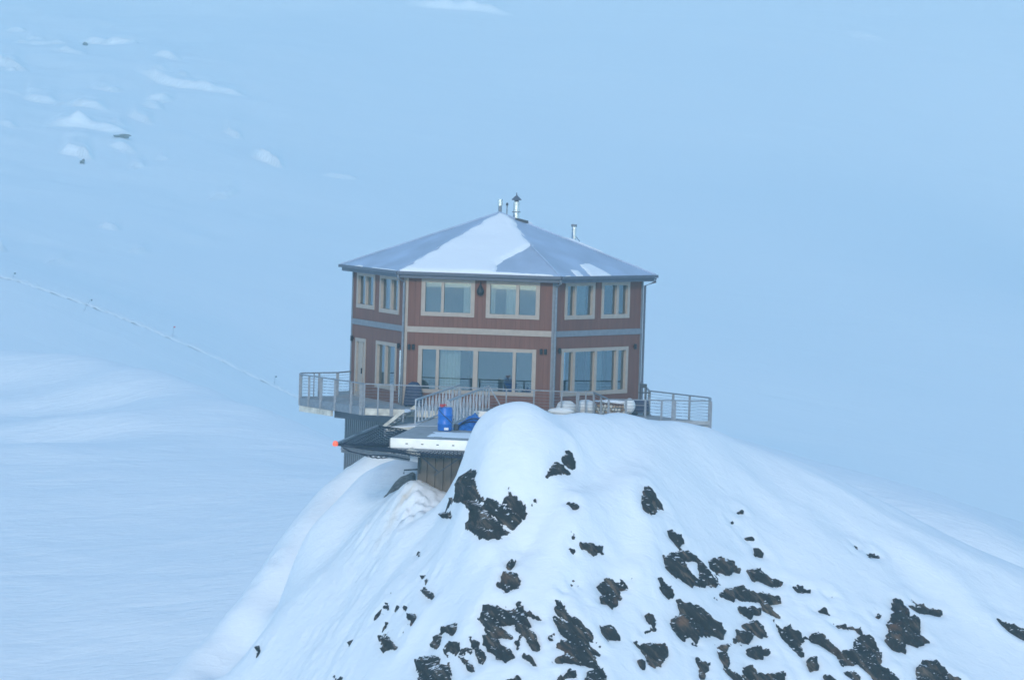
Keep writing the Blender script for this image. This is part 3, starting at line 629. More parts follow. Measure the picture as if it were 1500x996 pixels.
for key, ops in OP.items():
    fr = fframe(key); us = sorted({0, RH} | {q for o in ops for q in o[:2]}); zs = sorted({-.38, WT} | {q for o in ops for q in o[2:4]})
    vv, ff, uv = [], [], []
    def quad(P, U):
        b = len(vv); vv.extend(P); uv.extend(U); ff.append((b, b + 1, b + 2, b + 3))
    for i_ in range(len(us) - 1):
        for j in range(len(zs) - 1):
            uc, zc = (us[i_] + us[i_ + 1]) / 2, (zs[j] + zs[j + 1]) / 2
            if any(o[0] < uc < o[1] and o[2] < zc < o[3] for o in ops): continue
            Uq = [(us[i_], zs[j]), (us[i_ + 1], zs[j]), (us[i_ + 1], zs[j + 1]), (us[i_], zs[j + 1])]
            quad([FP(fr, u, z) for u, z in Uq], Uq)
    for o in ops:
        for (ua, za), (ub, zb) in (((o[0], o[2]), (o[0], o[3])), ((o[1], o[3]), (o[1], o[2])), ((o[0], o[3]), (o[1], o[3])), ((o[1], o[2]), (o[0], o[2]))):
            quad([FP(fr, ua, za), FP(fr, ub, zb), FP(fr, ub, zb, -.2), FP(fr, ua, za, -.2)], [(ua, za)] * 4)
    link_mesh('wall', vv, ff, M['siding'], chalet, uv=uv)
    # inner lining
    mb = MB()
    for i_ in range(len(us) - 1):
        for j in range(len(zs) - 1):
            uc, zc = (us[i_] + us[i_ + 1]) / 2, (zs[j] + zs[j + 1]) / 2
            if any(o[0] < uc < o[1] and o[2] < zc < o[3] for o in ops): continue
            c_ = lambda u: min(max(u, .13), RH - .13)
            mb.add([FP(fr, c_(u), z, -.203) for u, z in ((us[i_], zs[j]), (us[i_ + 1], zs[j]), (us[i_ + 1], zs[j + 1]), (us[i_], zs[j + 1]))], [(0, 3, 2, 1)])
    mb.build('inner_wall', M['inwall'], chalet)
    for o in ops:
        u0, u1, z0, z1, mul, kd = o; t_ = .11; n2 = fr[2]
        tm = M['trim']
        mb = MB(); hx = fr[1]
        def B(ua, ub, za, zb, oa=-.12, ob_=.035):
            mb.obox((FP(fr, (ua + ub) / 2, (za + zb) / 2, (oa + ob_) / 2)), np.array([hx[0], hx[1], 0]) * (ub - ua) / 2, np.array([n2[0], n2[1], 0]) * (ob_ - oa) / 2, (0, 0, (zb - za) / 2))
        B(u0 - .06, u0 + t_, z0 - .06, z1 + .06); B(u1 - t_, u1 + .06, z0 - .06, z1 + .06)
        B(u0 + t_, u1 - t_, z1 - t_ * .8, z1 + .058); B(u0 + t_, u1 - t_, z0 - .058, z0 + t_)
        for mu, mw in mul: B(mu - mw / 2, mu + mw / 2, z0 + t_, z1 - t_ * .8, -.12, .02)
        wdw = mb.build('door' if kd == 'd' else 'window', tm, chalet)
        if kd == 'd':
            mb = MB(); mb.obox(FP(fr, u0 + .42, (z0 + z1) / 2, -.07), np.array([hx[0], hx[1], 0]) * .30, np.array([n2[0], n2[1], 0]) * .03, (0, 0, (z1 - z0) / 2 - .1)); mb.build('door_leaf', M['trim'], wdw)
            mb = MB(); mb.obox(FP(fr, u0 + .67, 1.1, -.02), np.array([hx[0], hx[1], 0]) * .02, np.array([n2[0], n2[1], 0]) * .03, (0, 0, .12)); mb.build('handle', M['lamp'], wdw)
            u0g = u0 + .72
        else: u0g = u0 + .01
        mb = MB(); mb.add([FP(fr, u0g, z0 + .01, -.09), FP(fr, u1 - .01, z0 + .01, -.09), FP(fr, u1 - .01, z1 - .01, -.09), FP(fr, u0g, z1 - .01, -.09)], [(0, 1, 2, 3)])
        mb.build('pane', M['glass'], wdw)
# curtains standing behind some panes (wavy cloth)
def curtain(key, u0, u1, z0, z1, off=-.35):
    fr = fframe(key); V_, n_s = [], 24
    for i_ in range(n_s + 1):
        u = u0 + (u1 - u0) * i_ / n_s; o = off + .035 * math.sin(i_ * 1.9)
        V_ += [FP(fr, u, z0, o), FP(fr, u, z1, o)]
    link_mesh('curtain', V_, [(2 * i_, 2 * i_ + 2, 2 * i_ + 3, 2 * i_ + 1) for i_ in range(n_s)], M['curtain'], chalet, smooth=True)
curtain('front', 1.5, 2.35, .5, 2.5); curtain('front', 4.2, 4.7, 3.8, 5.4); curtain('front', 3.5, 3.75, 3.8, 5.4); curtain('front', 2.4, 2.8, 3.8, 5.4)
curtain('right', 1.9, 2.6, 3.8, 5.4); curtain('right', .75, 1.0, 3.8, 5.4); curtain('right', 3.4, 3.7, 3.8, 5.4); curtain('right', 3.5, 3.9, .6, 2.6); curtain('right', 4.95, 5.3, .6, 2.6)
curtain('left', .7, 1.3, 3.8, 5.4); curtain('left', 3.4, 4.1, 3.8, 5.4); curtain('left', 5.0, 5.5, 3.8, 5.4); curtain('left', 3.2, 3.9, .6, 2.5)
for u0_, u1_ in ((.8, 2.8), (3.54, 5.52)):
    fr = fframe('front'); MB().bar(FP(fr, u0_, 5.10, -.16), FP(fr, u1_, 5.10, -.16), .03, .22).build('blind', M['curtain'], chalet)
# floors, and an unseen core and partitions added to keep the front panes dark
hx6 = lambda r: [tuple(hexv(r, k)) for k in range(-2, 4)]
MB().prism(hx6(6.05), -.1, .04).build('floor', M['wood'], chalet)
MB().prism(hx6(6.05), 2.85, 3.1).build('upper_floor', M['wood'], chalet)
MB().prism(hx6(1.7), .05, 2.84).prism(hx6(1.9), 3.11, 5.40).build('added_core', M['inwall'], chalet)
mb = MB()
for k, z0, z1 in ((-1, .05, 2.84), (-1, 3.11, 5.4), (2, 3.11, 5.4), (3, .05, 2.84)):
    a, b = hexv(1.9, k), hexv(6.0, k); MB().bar(V3(a, (z0 + z1) / 2), V3(b, (z0 + z1) / 2), .12, z1 - z0).build('added_partition', M['inwall'], chalet)
def added_chair(u, v, lab, grp='dark seats added behind the lower windows', key='front'):  # dark seat added so the panes show dark shapes
    fr = fframe(key); p = FP(fr, u, .04, -v); t = empty('added_chair', p, lab, 'added_chair', grp)
    MB().obox(p + [0, 0, .45], (.23, 0, 0), (0, .23, 0), (0, 0, .03)).build('seat', M['darksteel'], t)
    MB().obox(p + [0, .22, .72], (.22, 0, 0), (0, .02, 0), (0, 0, .24)).build('backrest', M['darksteel'], t)
    for dx in (-.2, .2):
        for dy in (-.2, .2): MB().bar(p + [dx, dy, 0], p + [dx, dy, .44], .04, .04, up=(1, 0, 0)).build('leg', M['darksteel'], t)
added_chair(1.15, .9, 'dark seat shape added to darken the narrow left pane of the lower front window'); added_chair(5.0, .9, 'dark seat shape added to darken the narrow right pane of the lower front window')
added_chair(1.0, .9, 'dark seat shape added to darken the leftmost pane of the lower right-hand window', key='right'); added_chair(3.3, .9, 'dark seat shape added to darken the middle of the lower right-hand window', key='right')
fr = fframe('front'); p = FP(fr, 4.0, .04, -1.0); t = empty('added_sofa', p, 'dark seat shape added in place of the dark reflection in the wide right pane of the lower front window', 'added_sofa'); e3 = np.array([*fr[1], 0]); n3_ = np.array([*fr[2], 0])  # dark seat added in place of the mountain reflected in this pane
MB().obox(p + [0, 0, .25], e3 * .95, n3_ * .38, (0, 0, .2)).build('seat', M['darksteel'], t, bevel=.05); MB().obox(p - n3_ * .3 + [0, 0, .68], e3 * .95, n3_ * .1, (0, 0, .27)).build('backrest', M['darksteel'], t, bevel=.05)
for sg in (-1, 1): MB().obox(p + e3 * sg * .98 + [0, 0, .38], e3 * .1, n3_ * .38, (0, 0, .3)).build('armrest', M['darksteel'], t, bevel=.05)
# band courses: sunlit tone in front, shade painted into the others
for key, m_ in (('front', 'trim'), ('left', 'trim_shaded'), ('right', 'trim_shaded'), ('rear_a', 'trim_shaded'), ('rear_b', 'trim_shaded'), ('rear_c', 'trim_shaded')):
    fr = fframe(key); mb = MB(); mb.bar(FP(fr, .11, 3.19, .02), FP(fr, RH - .11, 3.19, .02), .05, .24); mb.build('band_board', M[m_], chalet)
for k in range(-2, 4):      # corner boards
    i_, j = (k - 1, k), (k, k + 1); mb = MB()
    for (a, b, s_) in ((hexv(RH, k), hexv(RH, k + 1), 1), (hexv(RH, k), hexv(RH, k - 1), -1)):
        d = (b - a) / np.linalg.norm(b - a); nn = np.array([d[1], -d[0]]) * s_; c_ = a + d * .055 + nn * .016
        mb.obox(V3(c_, (WT - .38) / 2 + .0), (*(d * .055), 0), (*(nn * .02), 0), (0, 0, (WT + .36) / 2))
    mb.build('corner_board', M['trim' if k == -1 else 'trim_shaded'], chalet)  # front left corner painted in the sunlit tone, the rest in the shaded one
# roof: six metal planes, soffit and fascia
RE, ZE, ZA = 6.85, 5.61, 8.07
mb = MB(); top = [V3(hexv(RE, k), ZE) for k in range(-2, 4)]; ap = (0, 0, ZA)
for i_ in range(6): mb.add([top[i_], top[(i_ + 1) % 6], ap], [(0, 1, 2)])
mb.add([V3(hexv(RE, k), ZE - .025) for k in range(-2, 4)], [(5, 4, 3, 2, 1, 0)])
roof = mb.build('roof', M['roof'], chalet)
mb = MB()
for k in range(6):                                   # hip caps
    a = V3(hexv(RE, k), ZE + .02); mb.tube([a, (0, 0, ZA + .02)], .045, 6)
mb.build('hip_cap', M['roof'], roof)
mb = MB(); mb.prism(hx6(RE - .10), WT - .02, WT + .02); mb.build('soffit', M['fascia'], chalet)
for k in range(-2, 4):
    a, b = hexv(RE - .06, k), hexv(RE - .06, k + 1); d = (b - a) / np.linalg.norm(b - a)
    MB().bar(V3(a + d * .02, WT + .115), V3(b - d * .02, WT + .115), .04, .25).build('fascia_board', M['fascia'], chalet)
    a, b = hexv(RE + .07, k), hexv(RE + .07, k + 1)
    MB().bar(V3(a + d * .03, WT + .20), V3(b - d * .03, WT + .20), .11, .12).build('gutter', M['darksteel' if k == 5 else 'fascia'], chalet)
# downpipes
def pipe(k, off, m_, z0, r=.05, side=0):
    c_ = hexv(RH + off, k); e = hexv(RE, k); c_ = c_ + np.array([side, 0])
    MB().tube([V3(e, WT + .12), V3(e, WT - .03), V3(c_, WT - .22), V3(c_, z0)], r, 8).build('downpipe', M[m_], chalet, smooth=True)
pipe(-1, .12, 'steel', -.3); pipe(0, .12, 'steel', -.3); pipe(1, .12, 'fascia', -.3, side=-.02)
MB().tube([V3(hexv(RH + .25, -1), .1), V3(hexv(RH + .25, -1), 2.3)], .035, 8).build('downpipe_glint', M['chrome'], chalet)  # bright reflection on the downpipe, built as an added polished pole
# wall lights
def wlight(key, u, z, pair=False):
    fr = fframe(key); mb = MB(); n2 = fr[2]
    for du in ((-.09, .09) if pair else (0,)):
        p = FP(fr, u + du, z, .10); mb.tube([p + [0, 0, -.11], p + [0, 0, .11]], .06, 8); mb.bar(FP(fr, u + du, z, .0), p, .04, .04)
    mb.build('wall_light', M['lamp'], chalet)
wlight('front', .30, 2.45, True); wlight('front', 5.88, 2.45, True); wlight('right', .3, 2.5); wlight('right', 5.75, 2.55); wlight('left', .3, 2.45); wlight('left', 5.85, 2.45)
fr = fframe('front'); p = FP(fr, 3.16, 4.93, .13)
MB().lathe(p, [(.02, .24), (.05, .20), (.08, .12), (.15, -.0), (.155, -.10), (.11, -.2), (.03, -.23)], 12).tube([p + [0, 0, .2], FP(fr, 3.16, 5.24, 0)], .02, 6).build('hanging_lantern', M['lamp'], chalet, smooth=True)
# flues
def roofz(x, y):
    m_ = 0
    for k in range(6):
        a, b = hexv(RE, k), hexv(RE, k + 1); mm = (a + b) / 2; L = np.linalg.norm(mm); m_ = max(m_, (x * mm[0] + y * mm[1]) / L / L)
    return ZA - (ZA - ZE) * m_
def flue(px, py_top, Yw, rr, capf, zt=None):
    g = at(px, py_top, Yw); x, y = g[0], g[1]; return x, y, roofz(x, y), g[2]
x, y, zb, zt = flue(757, 283, .1, .12, 1)
f = MB().tube([(x, y, zb - .15), (x, y, zt - .38)], .135, 14).build('flue_pipe', M['chrome'], chalet, smooth=True)
MB().lathe((x, y, zt - .40), [(.10, -.0), (.10, .08), (.22, .10), (.22, .12), (.03, .30), (.015, .42)], 14).build('rain_cap', M['fascia'], f)
MB().lathe((x, y, zb + .32), [(.15, 0), (.19, .01), (.19, .04), (.15, .05)], 14).build('storm_collar', M['steel'], f)
MB().obox((x + .25, y - .1, zb - .02), (.28, 0, -.06), (0, .2, 0), (.0, 0, .06)).build('flashing', M['darksteel'], f)
x, y, zb, zt = flue(733, 292, .1, .1, 1)
f = MB().tube([(x, y, zb - .15), (x, y, zt - .26)], .075, 12).build('flue_pipe', M['steel'], chalet, smooth=True)
MB().tube([(x, y, zt - .28), (x, y, zt)], .11, 12).build('rain_cap', M['chrome'], f, smooth=True)
x, y, zb, zt = flue(743, 297, .1, .03, 1)
f = MB().tube([(x, y, zb - .1), (x, y, zt)], .025, 8).build('vent_mast', M['steel'], chalet)
MB().tube([(x, y, zt - .13), (x, y, zt - .02)], .05, 8).build('mast_head', M['darksteel'], f)
x, y, zb, zt = flue(841, 329, 1.6, .1, 1)
f = MB().tube([(x, y, zb - .15), (x, y, zt)], .105, 14).build('flue_pipe', M['chrome'], chalet, smooth=True)
MB().tube([(x, y, zt - .10), (x, y, zt + .01)], .125, 14).build('rain_cap', M['steel'], f, smooth=True)
MB().tube([(x, y, zt - .4), (x + .75, y, roofz(x + .75, y))], .012, 5).build('stay_wire', M['darksteel'], f)

# snow left on the roof planes
def roofpix(px, py, key):                              # point of a roof plane seen at a pixel
    i_, j = faces[key]; a, b = V3(hexv(RE, i_), ZE), V3(hexv(RE, j), ZE); n2 = np.cross(b - a, np.array([0, 0, ZA]) - a); d = ray(px, py); t = ((a - CAM_P) @ n2) / (d @ n2)
    return CAM_P + d * t
def roof_snow(key, pts, thick, name='snow_cover', seed=0, step=.07):
    i_, j = faces[key]; a, b = V3(hexv(RE, i_), ZE), V3(hexv(RE, j), ZE); e = (b - a) / np.linalg.norm(b - a); n2 = np.cross(e, np.array([0, 0, ZA]) - a); n2 /= np.linalg.norm(n2)
    if n2[2] < 0: n2 = -n2
    s_ = np.cross(n2, e)
    P2 = np.array([[(p - a) @ e, (p - a) @ s_] for p in pts]); P3 = np.c_[P2, np.zeros(len(P2))]
    gx_ = np.arange(P2[:, 0].min() - .1, P2[:, 0].max() + .1, step); gy_ = np.arange(P2[:, 1].min() - .1, P2[:, 1].max() + .1, step)
    Xg, Yg = np.meshgrid(gx_, gy_); sd_ = sdf(Xg, Yg, [P3], .3) + fbm(Xg * 1.8, Yg * 1.8, 4, seed) * .05; sd_ = np.minimum(sd_, Yg - .0)
    h = thick * np.sqrt(np.clip(sd_ / .22, 0, 1)) * (1 + .15 * noise(Xg, Yg, seed)) + np.where(sd_ > 0, .012, -.03)
    Vw = a + Xg.ravel()[:, None] * e + Yg.ravel()[:, None] * s_ + h.ravel()[:, None] * n2
    kk = sd_ > -.09; kk = kk[:-1, :-1] & kk[1:, 1:] & kk[1:, :-1] & kk[:-1, 1:]
    ny5, nx5 = Xg.shape; ii = np.arange(ny5 - 1)[:, None] * nx5 + np.arange(nx5 - 1)[None]
    Fq = np.stack([ii, ii + 1, ii + nx5 + 1, ii + nx5], -1).reshape(-1, 4)[kk.ravel()]
    link_mesh(name, Vw, Fq, M['roofsnow'], roof, smooth=True)
roof_snow('front', [V3(hexv(RE, -1), ZE) + [.05, -.02, 0], np.array([0, 0, ZA])] + [roofpix(px, py, 'front') for px, py in [(745, 316), (757, 331), (768, 347), (779, 359), (766, 367), (752, 375), (738, 382), (727, 390), (725, 399), (820, 404.5), (820, 407)]], .10, seed=3, step=.05)
roof_snow('right', [roofpix(px, py, 'right') for px, py in [(847, 387), (862, 386), (898, 405), (866, 406)]], .05, seed=5, step=.05)
roof_snow('right', [roofpix(px, py, 'right') for px, py in [(837, 396), (846, 397), (857, 406), (845, 406)]], .04, seed=8, step=.04)
roof_snow('right', [roofpix(px, py, 'right') for px, py in [(828, 406.5), (829, 405.5), (880, 405), (935, 404.6), (935, 407)]], .05, seed=9, step=.04)
roof_snow('left', [V3(hexv(RE, -2), ZE) + [.1, -.02, .0], V3(hexv(RE, -1), ZE)] + [roofpix(px, py, 'left') for px, py in [(560, 394), (520, 390), (512, 388.5)]], .06, seed=10, step=.04)
roof_snow('rear_a', [V3(hexv(RE, 1), ZE) * .40 + np.array([0, 0, ZA]) * .60, V3(hexv(RE, 1), ZE) * .68 + np.array([0, 0, ZA]) * .32, V3(hexv(RE, 2), ZE) * .3 + V3(hexv(RE, 1), ZE) * .35 + np.array([0, 0, ZA]) * .35, ], .13, seed=12, step=.05)
mb = MB().blob(np.array(at(771, 326, .3)) + [0, 0, -.05], (.28, .3, .12), seed=4); mb.build('snow_cover', M['roofsnow'], roof, smooth=True)

# corrugated foundation skirt
def corr_wall(name, a, b, z0, z1, m_, parent, pitch=.24, amp=.10):
    a, b = np.array(a, float), np.array(b, float); L = np.linalg.norm(b - a); d = (b - a) / L; nn = np.array([d[1], -d[0]])
    n = max(2, int(L / pitch)); us = []; 
    for i_ in range(n):
        for q, h in ((0, 0), (.26, 0), (.30, 1), (.96, 1)): us.append(((i_ + q) * L / n, h))
    us.append((L, 0)); V_ = []
    for u, h in us:
        p = a + d * u + nn * (h * amp * 2); V_ += [V3(p, z0), V3(p, z1)]
    return link_mesh(name, V_, [(2 * i_, 2 * i_ + 2, 2 * i_ + 3, 2 * i_ + 1) for i_ in range(len(us) - 1)], m_, parent)
for k in range(-2, 4): corr_wall('foundation_skirt', hexv(6.32, k), hexv(6.32, k + 1), -5.2, -.40, M['skirt'], chalet)

# ------------------------------------------------------------------ DECK with railings
D = [(-8.25, -1.6), (-8.2, -2.6), (-5.3, -7.6), (4.15, -8.9), (4.65, -13.0), (8.65, -12.2), (8.75, -10.2), (6.5, -6.8), (6.45, -1.0), (6.2, 3), (3, 7.3), (-3, 7.3), (-6.9, 2.6), (-6.7, -.4)]
deck = empty('deck', (0, 0, -.3), 'weathered timber deck with steel cable railings wrapped round the chalet', 'deck')
MB().prism(D, -.13, 0).build('deck_boards', M['boards'], deck)
def edge(i_, j, m_, zt=-.02, h=.30, th=.07, name='edge_beam', trim=0.0):
    a, b = np.array(D[i_]), np.array(D[j]); d = (b - a) / np.linalg.norm(b - a); nn = np.array([d[1], -d[0]])
    MB().bar(V3(a + nn * .04 + d * trim, zt - h / 2), V3(b + nn * .04, zt - h / 2), th, h).build(name, M[m_], deck, bevel=.01)
edge(0, 1, 'paleboard'); edge(1, 2, 'steel', h=.34, zt=.03); edge(2, 3, 'paleboard', zt=-.01, h=.28); edge(3, 4, 'steel'); edge(4, 5, 'paleboard', h=.36); edge(5, 6, 'steel'); edge(6, 7, 'boards'); edge(7, 8, 'boards')
a, b = np.array(D[1]), np.array(D[2]); c_ = a * .5 + b * .5
MB().bar(V3(a + [-.02, -.02], -.44), V3(c_ + [-.02, -.02], -.44), .1, .24).build('support_beam', M['paleboard'], deck)
MB().bar((-6.6, -4.6, -.48), (-3.6, -7.2, -.48), .25, .34).build('support_beam', M['fascia'], deck)
MB().bar((-6.3, -2.0, -.50), (-3.5, -7.3, -.62), .2, .3).build('support_beam', M['steel'], deck)
MB().bar((-3.9, -7.35, -.5), (4.0, -8.5, -.5), .2, .34).build('support_beam', M['steel'], deck)
snow_l = MB()
deckline = lambda p, z=0: V3(p, z)
def railing(pts, posts, zb=-.3, ht=1.0, wide=None, gl=False):
    """posts: list of (segment, fraction, width)"""
    pts = [np.array(p, float) for p in pts]
    for i_ in range(len(pts) - 1):
        MB().bar(V3(pts[i_], ht), V3(pts[i_ + 1], ht), .07, .05).build('top_rail', M['steel'], deck)
        mb = MB()
        for z in np.linspace(.12, .88, 7): mb.tube([V3(pts[i_], z), V3(pts[i_ + 1], z)], .006, 4, False)
        mb.build('cable_infill', M['steel'], deck)
    for sgi, fr_, wd in posts:
        p = pts[sgi] * (1 - fr_) + pts[sgi + 1] * fr_
        MB().obox(V3(p, (ht + zb) / 2 - .01), (wd / 2, 0, 0), (0, .035, 0), (0, 0, (ht - zb) / 2)).build('post', M['steel'], deck)
# left wing
railing([(-6.25, .6), (-6.75, -.45), (-8.28, -1.65), (-8.24, -2.65), (-5.35, -7.68), (4.1, -8.98), (4.6, -13.08), (8.72, -12.25), (8.80, -10.2), (6.45, -6.75), (6.30, -1.2)],
        [(1, .0, .12), (1, .5, .09), (1, .64, .05), (2, 0.02, .14), (2, .98, .12), (3, .14, .09), (3, .33, .12), (3, .55, .10), (3, .80, .10), (3, .955, .17), (4, 0.0, .06), (4, .06, .06), (4, .12, .15), (4, .42, .06),
         (4, .62, .06), (4, .74, .06), (4, .86, .07), (4, .93, .14), (4, .965, .06), (5, .0, .09), (5, .5, .08), (6, 0.0, .09), (6, .17, .09), (6, .36, .08), (6, .52, .08), (6, .64, .18), (7, 0, .14), (8, 0, .12), (8, .33, .09), (8, .6, .1), (8, 1.0, .12), (9, .5, .08)])
MB().bar((4.7, -13.12, .12), (8.7, -12.3, .12), .04, .16).build('toe_board', M['boards'], deck)

# ------------------------------------------------------------------ HELIPAD with safety net
ex = np.array([math.cos(TH), -math.sin(TH), 0]); ey = np.array([math.sin(TH), math.cos(TH), 0])
HZ = -.28
h0 = onz(573, 641, HZ); hpL = 12.0; hpW = 6.3
heli = empty('landing_platform', (0, -14, -1), 'low grey landing platform with bright metal front edge before the chalet', 'landing platform')
def HP(u, v, z=HZ): p = h0 + ex * u + ey * v; return np.array([p[0], p[1], z])
mb = MB(); mb.prism([HP(0, 0)[:2], HP(hpW, 0)[:2], HP(hpW, hpL)[:2], HP(0, hpL)[:2]], HZ - .12, HZ); mb.build('platform_surface', M['boards'], heli)
MB().bar(HP(-.02, -.03, HZ - .19), HP(hpW, -.03, HZ - .19), .06, .38).build('front_edge_beam', M['bright'], heli, bevel=.01)
mb = MB()
for u in (.62, 1.22, 1.82, 2.42, 3.0, 3.6): mb.obox(HP(u, -.07, HZ - .20), ex * .045, ey * .01, (0, 0, .018))
mb.build('bolt_slot', M['darksteel'], heli)
MB().bar(HP(-.03, 0, HZ - .19), HP(-.03, hpL, HZ - .19), .06, .30).build('side_beam', M['steel'], heli)
MB().bar(HP(.02, -.0, HZ - .46), HP(hpW, -.0, HZ - .46), .16, .16).build('lower_beam', M['steel'], heli)
mb = MB()
for i_, (px, py) in enumerate([(576, 640), (594, 641), (618, 642)]): pass
# rear bright beam (deck face behind the platform)
MB().bar(HP(1.6, hpL - .6, HZ + .20), HP(hpW - .6, hpL - .6, HZ + .20), .08, .34).build('rear_edge_beam', M['bright'], heli, bevel=.01)
# corrugated wall block under the platform
q0, q1, q2, q3 = HP(.98, 1.0), HP(hpW - .6, 1.0), HP(hpW - .6, 7), HP(.98, 7)
for a, b in ((q0, q1), (q1, q2), (q2, q3), (q3, q0)): corr_wall('support_wall', a[:2], b[:2], -4.6, HZ - .52, M['skirt_brown'], heli, pitch=.30, amp=.035)
MB().bar(q0 + [0, -.03, -1.4], q0 + [0, -.03, -.5], .08, .08, up=(1, 0, 0)).build('corner_post', M['darksteel'], heli)
# outriggers
net = []
o_in = [HP(0, .0, HZ - .36), HP(0, 4.0, HZ - .36), HP(0, 8.0, HZ - .36)]
cL = at(492, 650, -21.6); cB = at(553, 624, -15.0)
ob1 = MB()
MB().bar(cL, cB, .10, .07).build('net_boom', M['steel'], heli)
MB().bar(cL + [0.05, 0, -.05], HP(.0, .1, HZ - .42), .05, .05).build('net_boom', M['darksteel'], heli)
MB().bar(cB, HP(0, 7.4, HZ - .40), .05, .05).build('net_boom', M['darksteel'], heli)
MB().bar(at(500, 655, -21.4), at(600, 672, -20.5), .08, .20).build('net_boom', M['steel'], heli)
mb = MB(); a = at(500, 654, -21.4); b = at(532, 664, -21.0)
mb.add([a, a + [0, .4, 0.0], b + [0, .4, -.02], b, a + [0, 0, -.22], b + [-.1, 0, -.06]], [(0, 3, 2, 1), (0, 4, 5, 3)])
mb.build('outrigger_plate', M['steel'], heli)
mb = MB(); a = at(603, 657, -20.9); mb.add([a + [-.1, 0, 0], a + [.35, 0, -.18], a + [.30, .1, -.34], a + [-.25, 0, -.12], a + [0, .8, 0]], [(0, 3, 2, 1), (0, 1, 4), (0, 4, 3)]); mb.build('outrigger_plate', M['paleboard'], heli)
MB().bar(at(608, 660, -20.6), at(643, 692, -20.4), .05, .05).bar(at(684, 664, -20.6), at(636, 696, -20.4), .05, .05).build('cross_brace', M['darksteel'], heli)
light = MB().lathe(cL + [-.02, -.02, -.07], [(.04, -.02), (.10, 0), (.11, .08), (.085, .16), (.03, .19)], 14).build('marker_light', M['orange'], heli, smooth=True)
def net_sheet(A0, A1, B0, B1, sag, nu, nv, name='safety_net', r=.008):
    def S(u, v):
        p = (A0 * (1 - u) + A1 * u) * (1 - v) + (B0 * (1 - u) + B1 * u) * v
        return p - np.array([0, 0, sag * math.sin(math.pi * u) ** .8 * math.sin(math.pi * v) + .03 * math.sin(u * 9 + v * 5)])
    mb = MB()
    for k in range(-nv, nu + 1):                      # diagonal meshes both ways
        for s_ in (1, -1):
            pts = []
            for t in range(nv + 1):
                i_ = k + t if s_ == 1 else k + nv - t
                if 0 <= i_ <= nu: pts.append(S(i_ / nu, t / nv))
            if len(pts) > 1: mb.tube(pts, r, 4, False)
    for e in ([S(u, 0) for u in np.linspace(0, 1, 24)], [S(u, 1) for u in np.linspace(0, 1, 24)], [S(0, v) for v in np.linspace(0, 1, 8)], [S(1, v) for v in np.linspace(0, 1, 8)]): mb.tube(e, .022, 5, False)
    mb.build(name, M['net'], heli)
# side net between outer boom and platform edge, and front net
net_sheet(cL, cB, HP(0, .1, HZ - .34), HP(0, 7.4, HZ - .30), .34, 20, 6, r=.013)
net_sheet(cL + [.02, 0, -.04], at(700, 672, -21.6), HP(-.3, .1, HZ - .42), HP(3.6, -.1, HZ - .42), .20, 27, 4, r=.013)
net_sheet(cL + [.1, .5, -.02], at(598, 652, -18.5), cL + [.5, -.2, -.28], at(600, 672, -20.6), .28, 12, 4, r=.012)

# small black outlet pipe on the helipad wall
a = at(610, 687.5, -18.9)
tag(MB().tube([a + [.2, 0.6, 0], a, at(592, 688.5, -18.9), at(591.5, 694, -18.9)], .028, 8).build('outlet_pipe', M['darksteel'], heli, smooth=True))

# ------------------------------------------------------------------ GANGWAY and steps
gw = empty('gangway', (-2.3, -10, -.2), 'galvanised gangway with lattice balustrades rising from the platform to the deck', 'gangway')
g0, g1 = at(608, 623, -13.2), at(672, 598, -7.4); g0[2] = HZ + .02; g1[2] = .03
k0, k1 = at(655, 624, -13.2), at(716, 598, -7.5); k0[2] = HZ + .02; k1[2] = .03
mb = MB(); mb.add([g0, k0, k1, g1, g0 - [0, 0, .1], k0 - [0, 0, .1], k1 - [0, 0, .1], g1 - [0, 0, .1]], [(0, 1, 2, 3), (7, 6, 5, 4), (0, 4, 5, 1), (2, 6, 7, 3), (1, 5, 6, 2), (3, 7, 4, 0)]); mb.build('walkway', M['steel_light'], gw)
for a, b in ((g0, g1), (k0, k1)):
    hb = np.array([0, 0, 1.02]); nb = 13
    MB().bar(a + hb, b + hb, .07, .06).build('handrail', M['steel_light'], gw)
    MB().bar(a + [0, 0, .08], b + [0, 0, .08], .04, .05).build('bottom_rail', M['steel_light'], gw)
    mb = MB()
    for i_ in range(nb + 1):
        p = a * (1 - i_ / nb) + b * i_ / nb; mb.bar(p + [0, 0, .08], p + hb, .035, .05, up=(1, 0, 0))
    mb.build('balusters', M['steel_light'], gw)
    mb = MB()
    for i_ in range(nb):
        p, q = a * (1 - i_ / nb) + b * i_ / nb, a * (1 - (i_ + 1) / nb) + b * (i_ + 1) / nb
        if i_ % 2: p, q = q, p
        mb.bar(p + [0, 0, .1], q + [0, 0, .98], .025, .03)
    mb.build('lattice', M['steel_light'], gw)
MB().bar(k1 + [0, 0, 1.0], at(737, 601, -7.4), .05, .05).build('handrail', M['steel_light'], gw)
stp = empty('steps', (-4.4, -9.5, -.9), 'short snowy timber steps dropping left from the deck edge behind the platform', 'steps')
fa, fb = at(592, 601, -10.4), at(563, 624, -10.4); ra, rb = at(609, 595, -8.1), at(581, 616, -8.1)
for a, b in ((fa, fb), (ra, rb)):
    MB().bar(a, b, .06, .13).build('stringer', M['paleboard'], stp)
    for t_ in (.04, .96):
        p = a * (1 - t_) + b * t_; MB().bar(p - [0, 0, .45], p, .05, .05, up=(1, 0, 0)).build('post', M['steel'], stp)
nst = 4
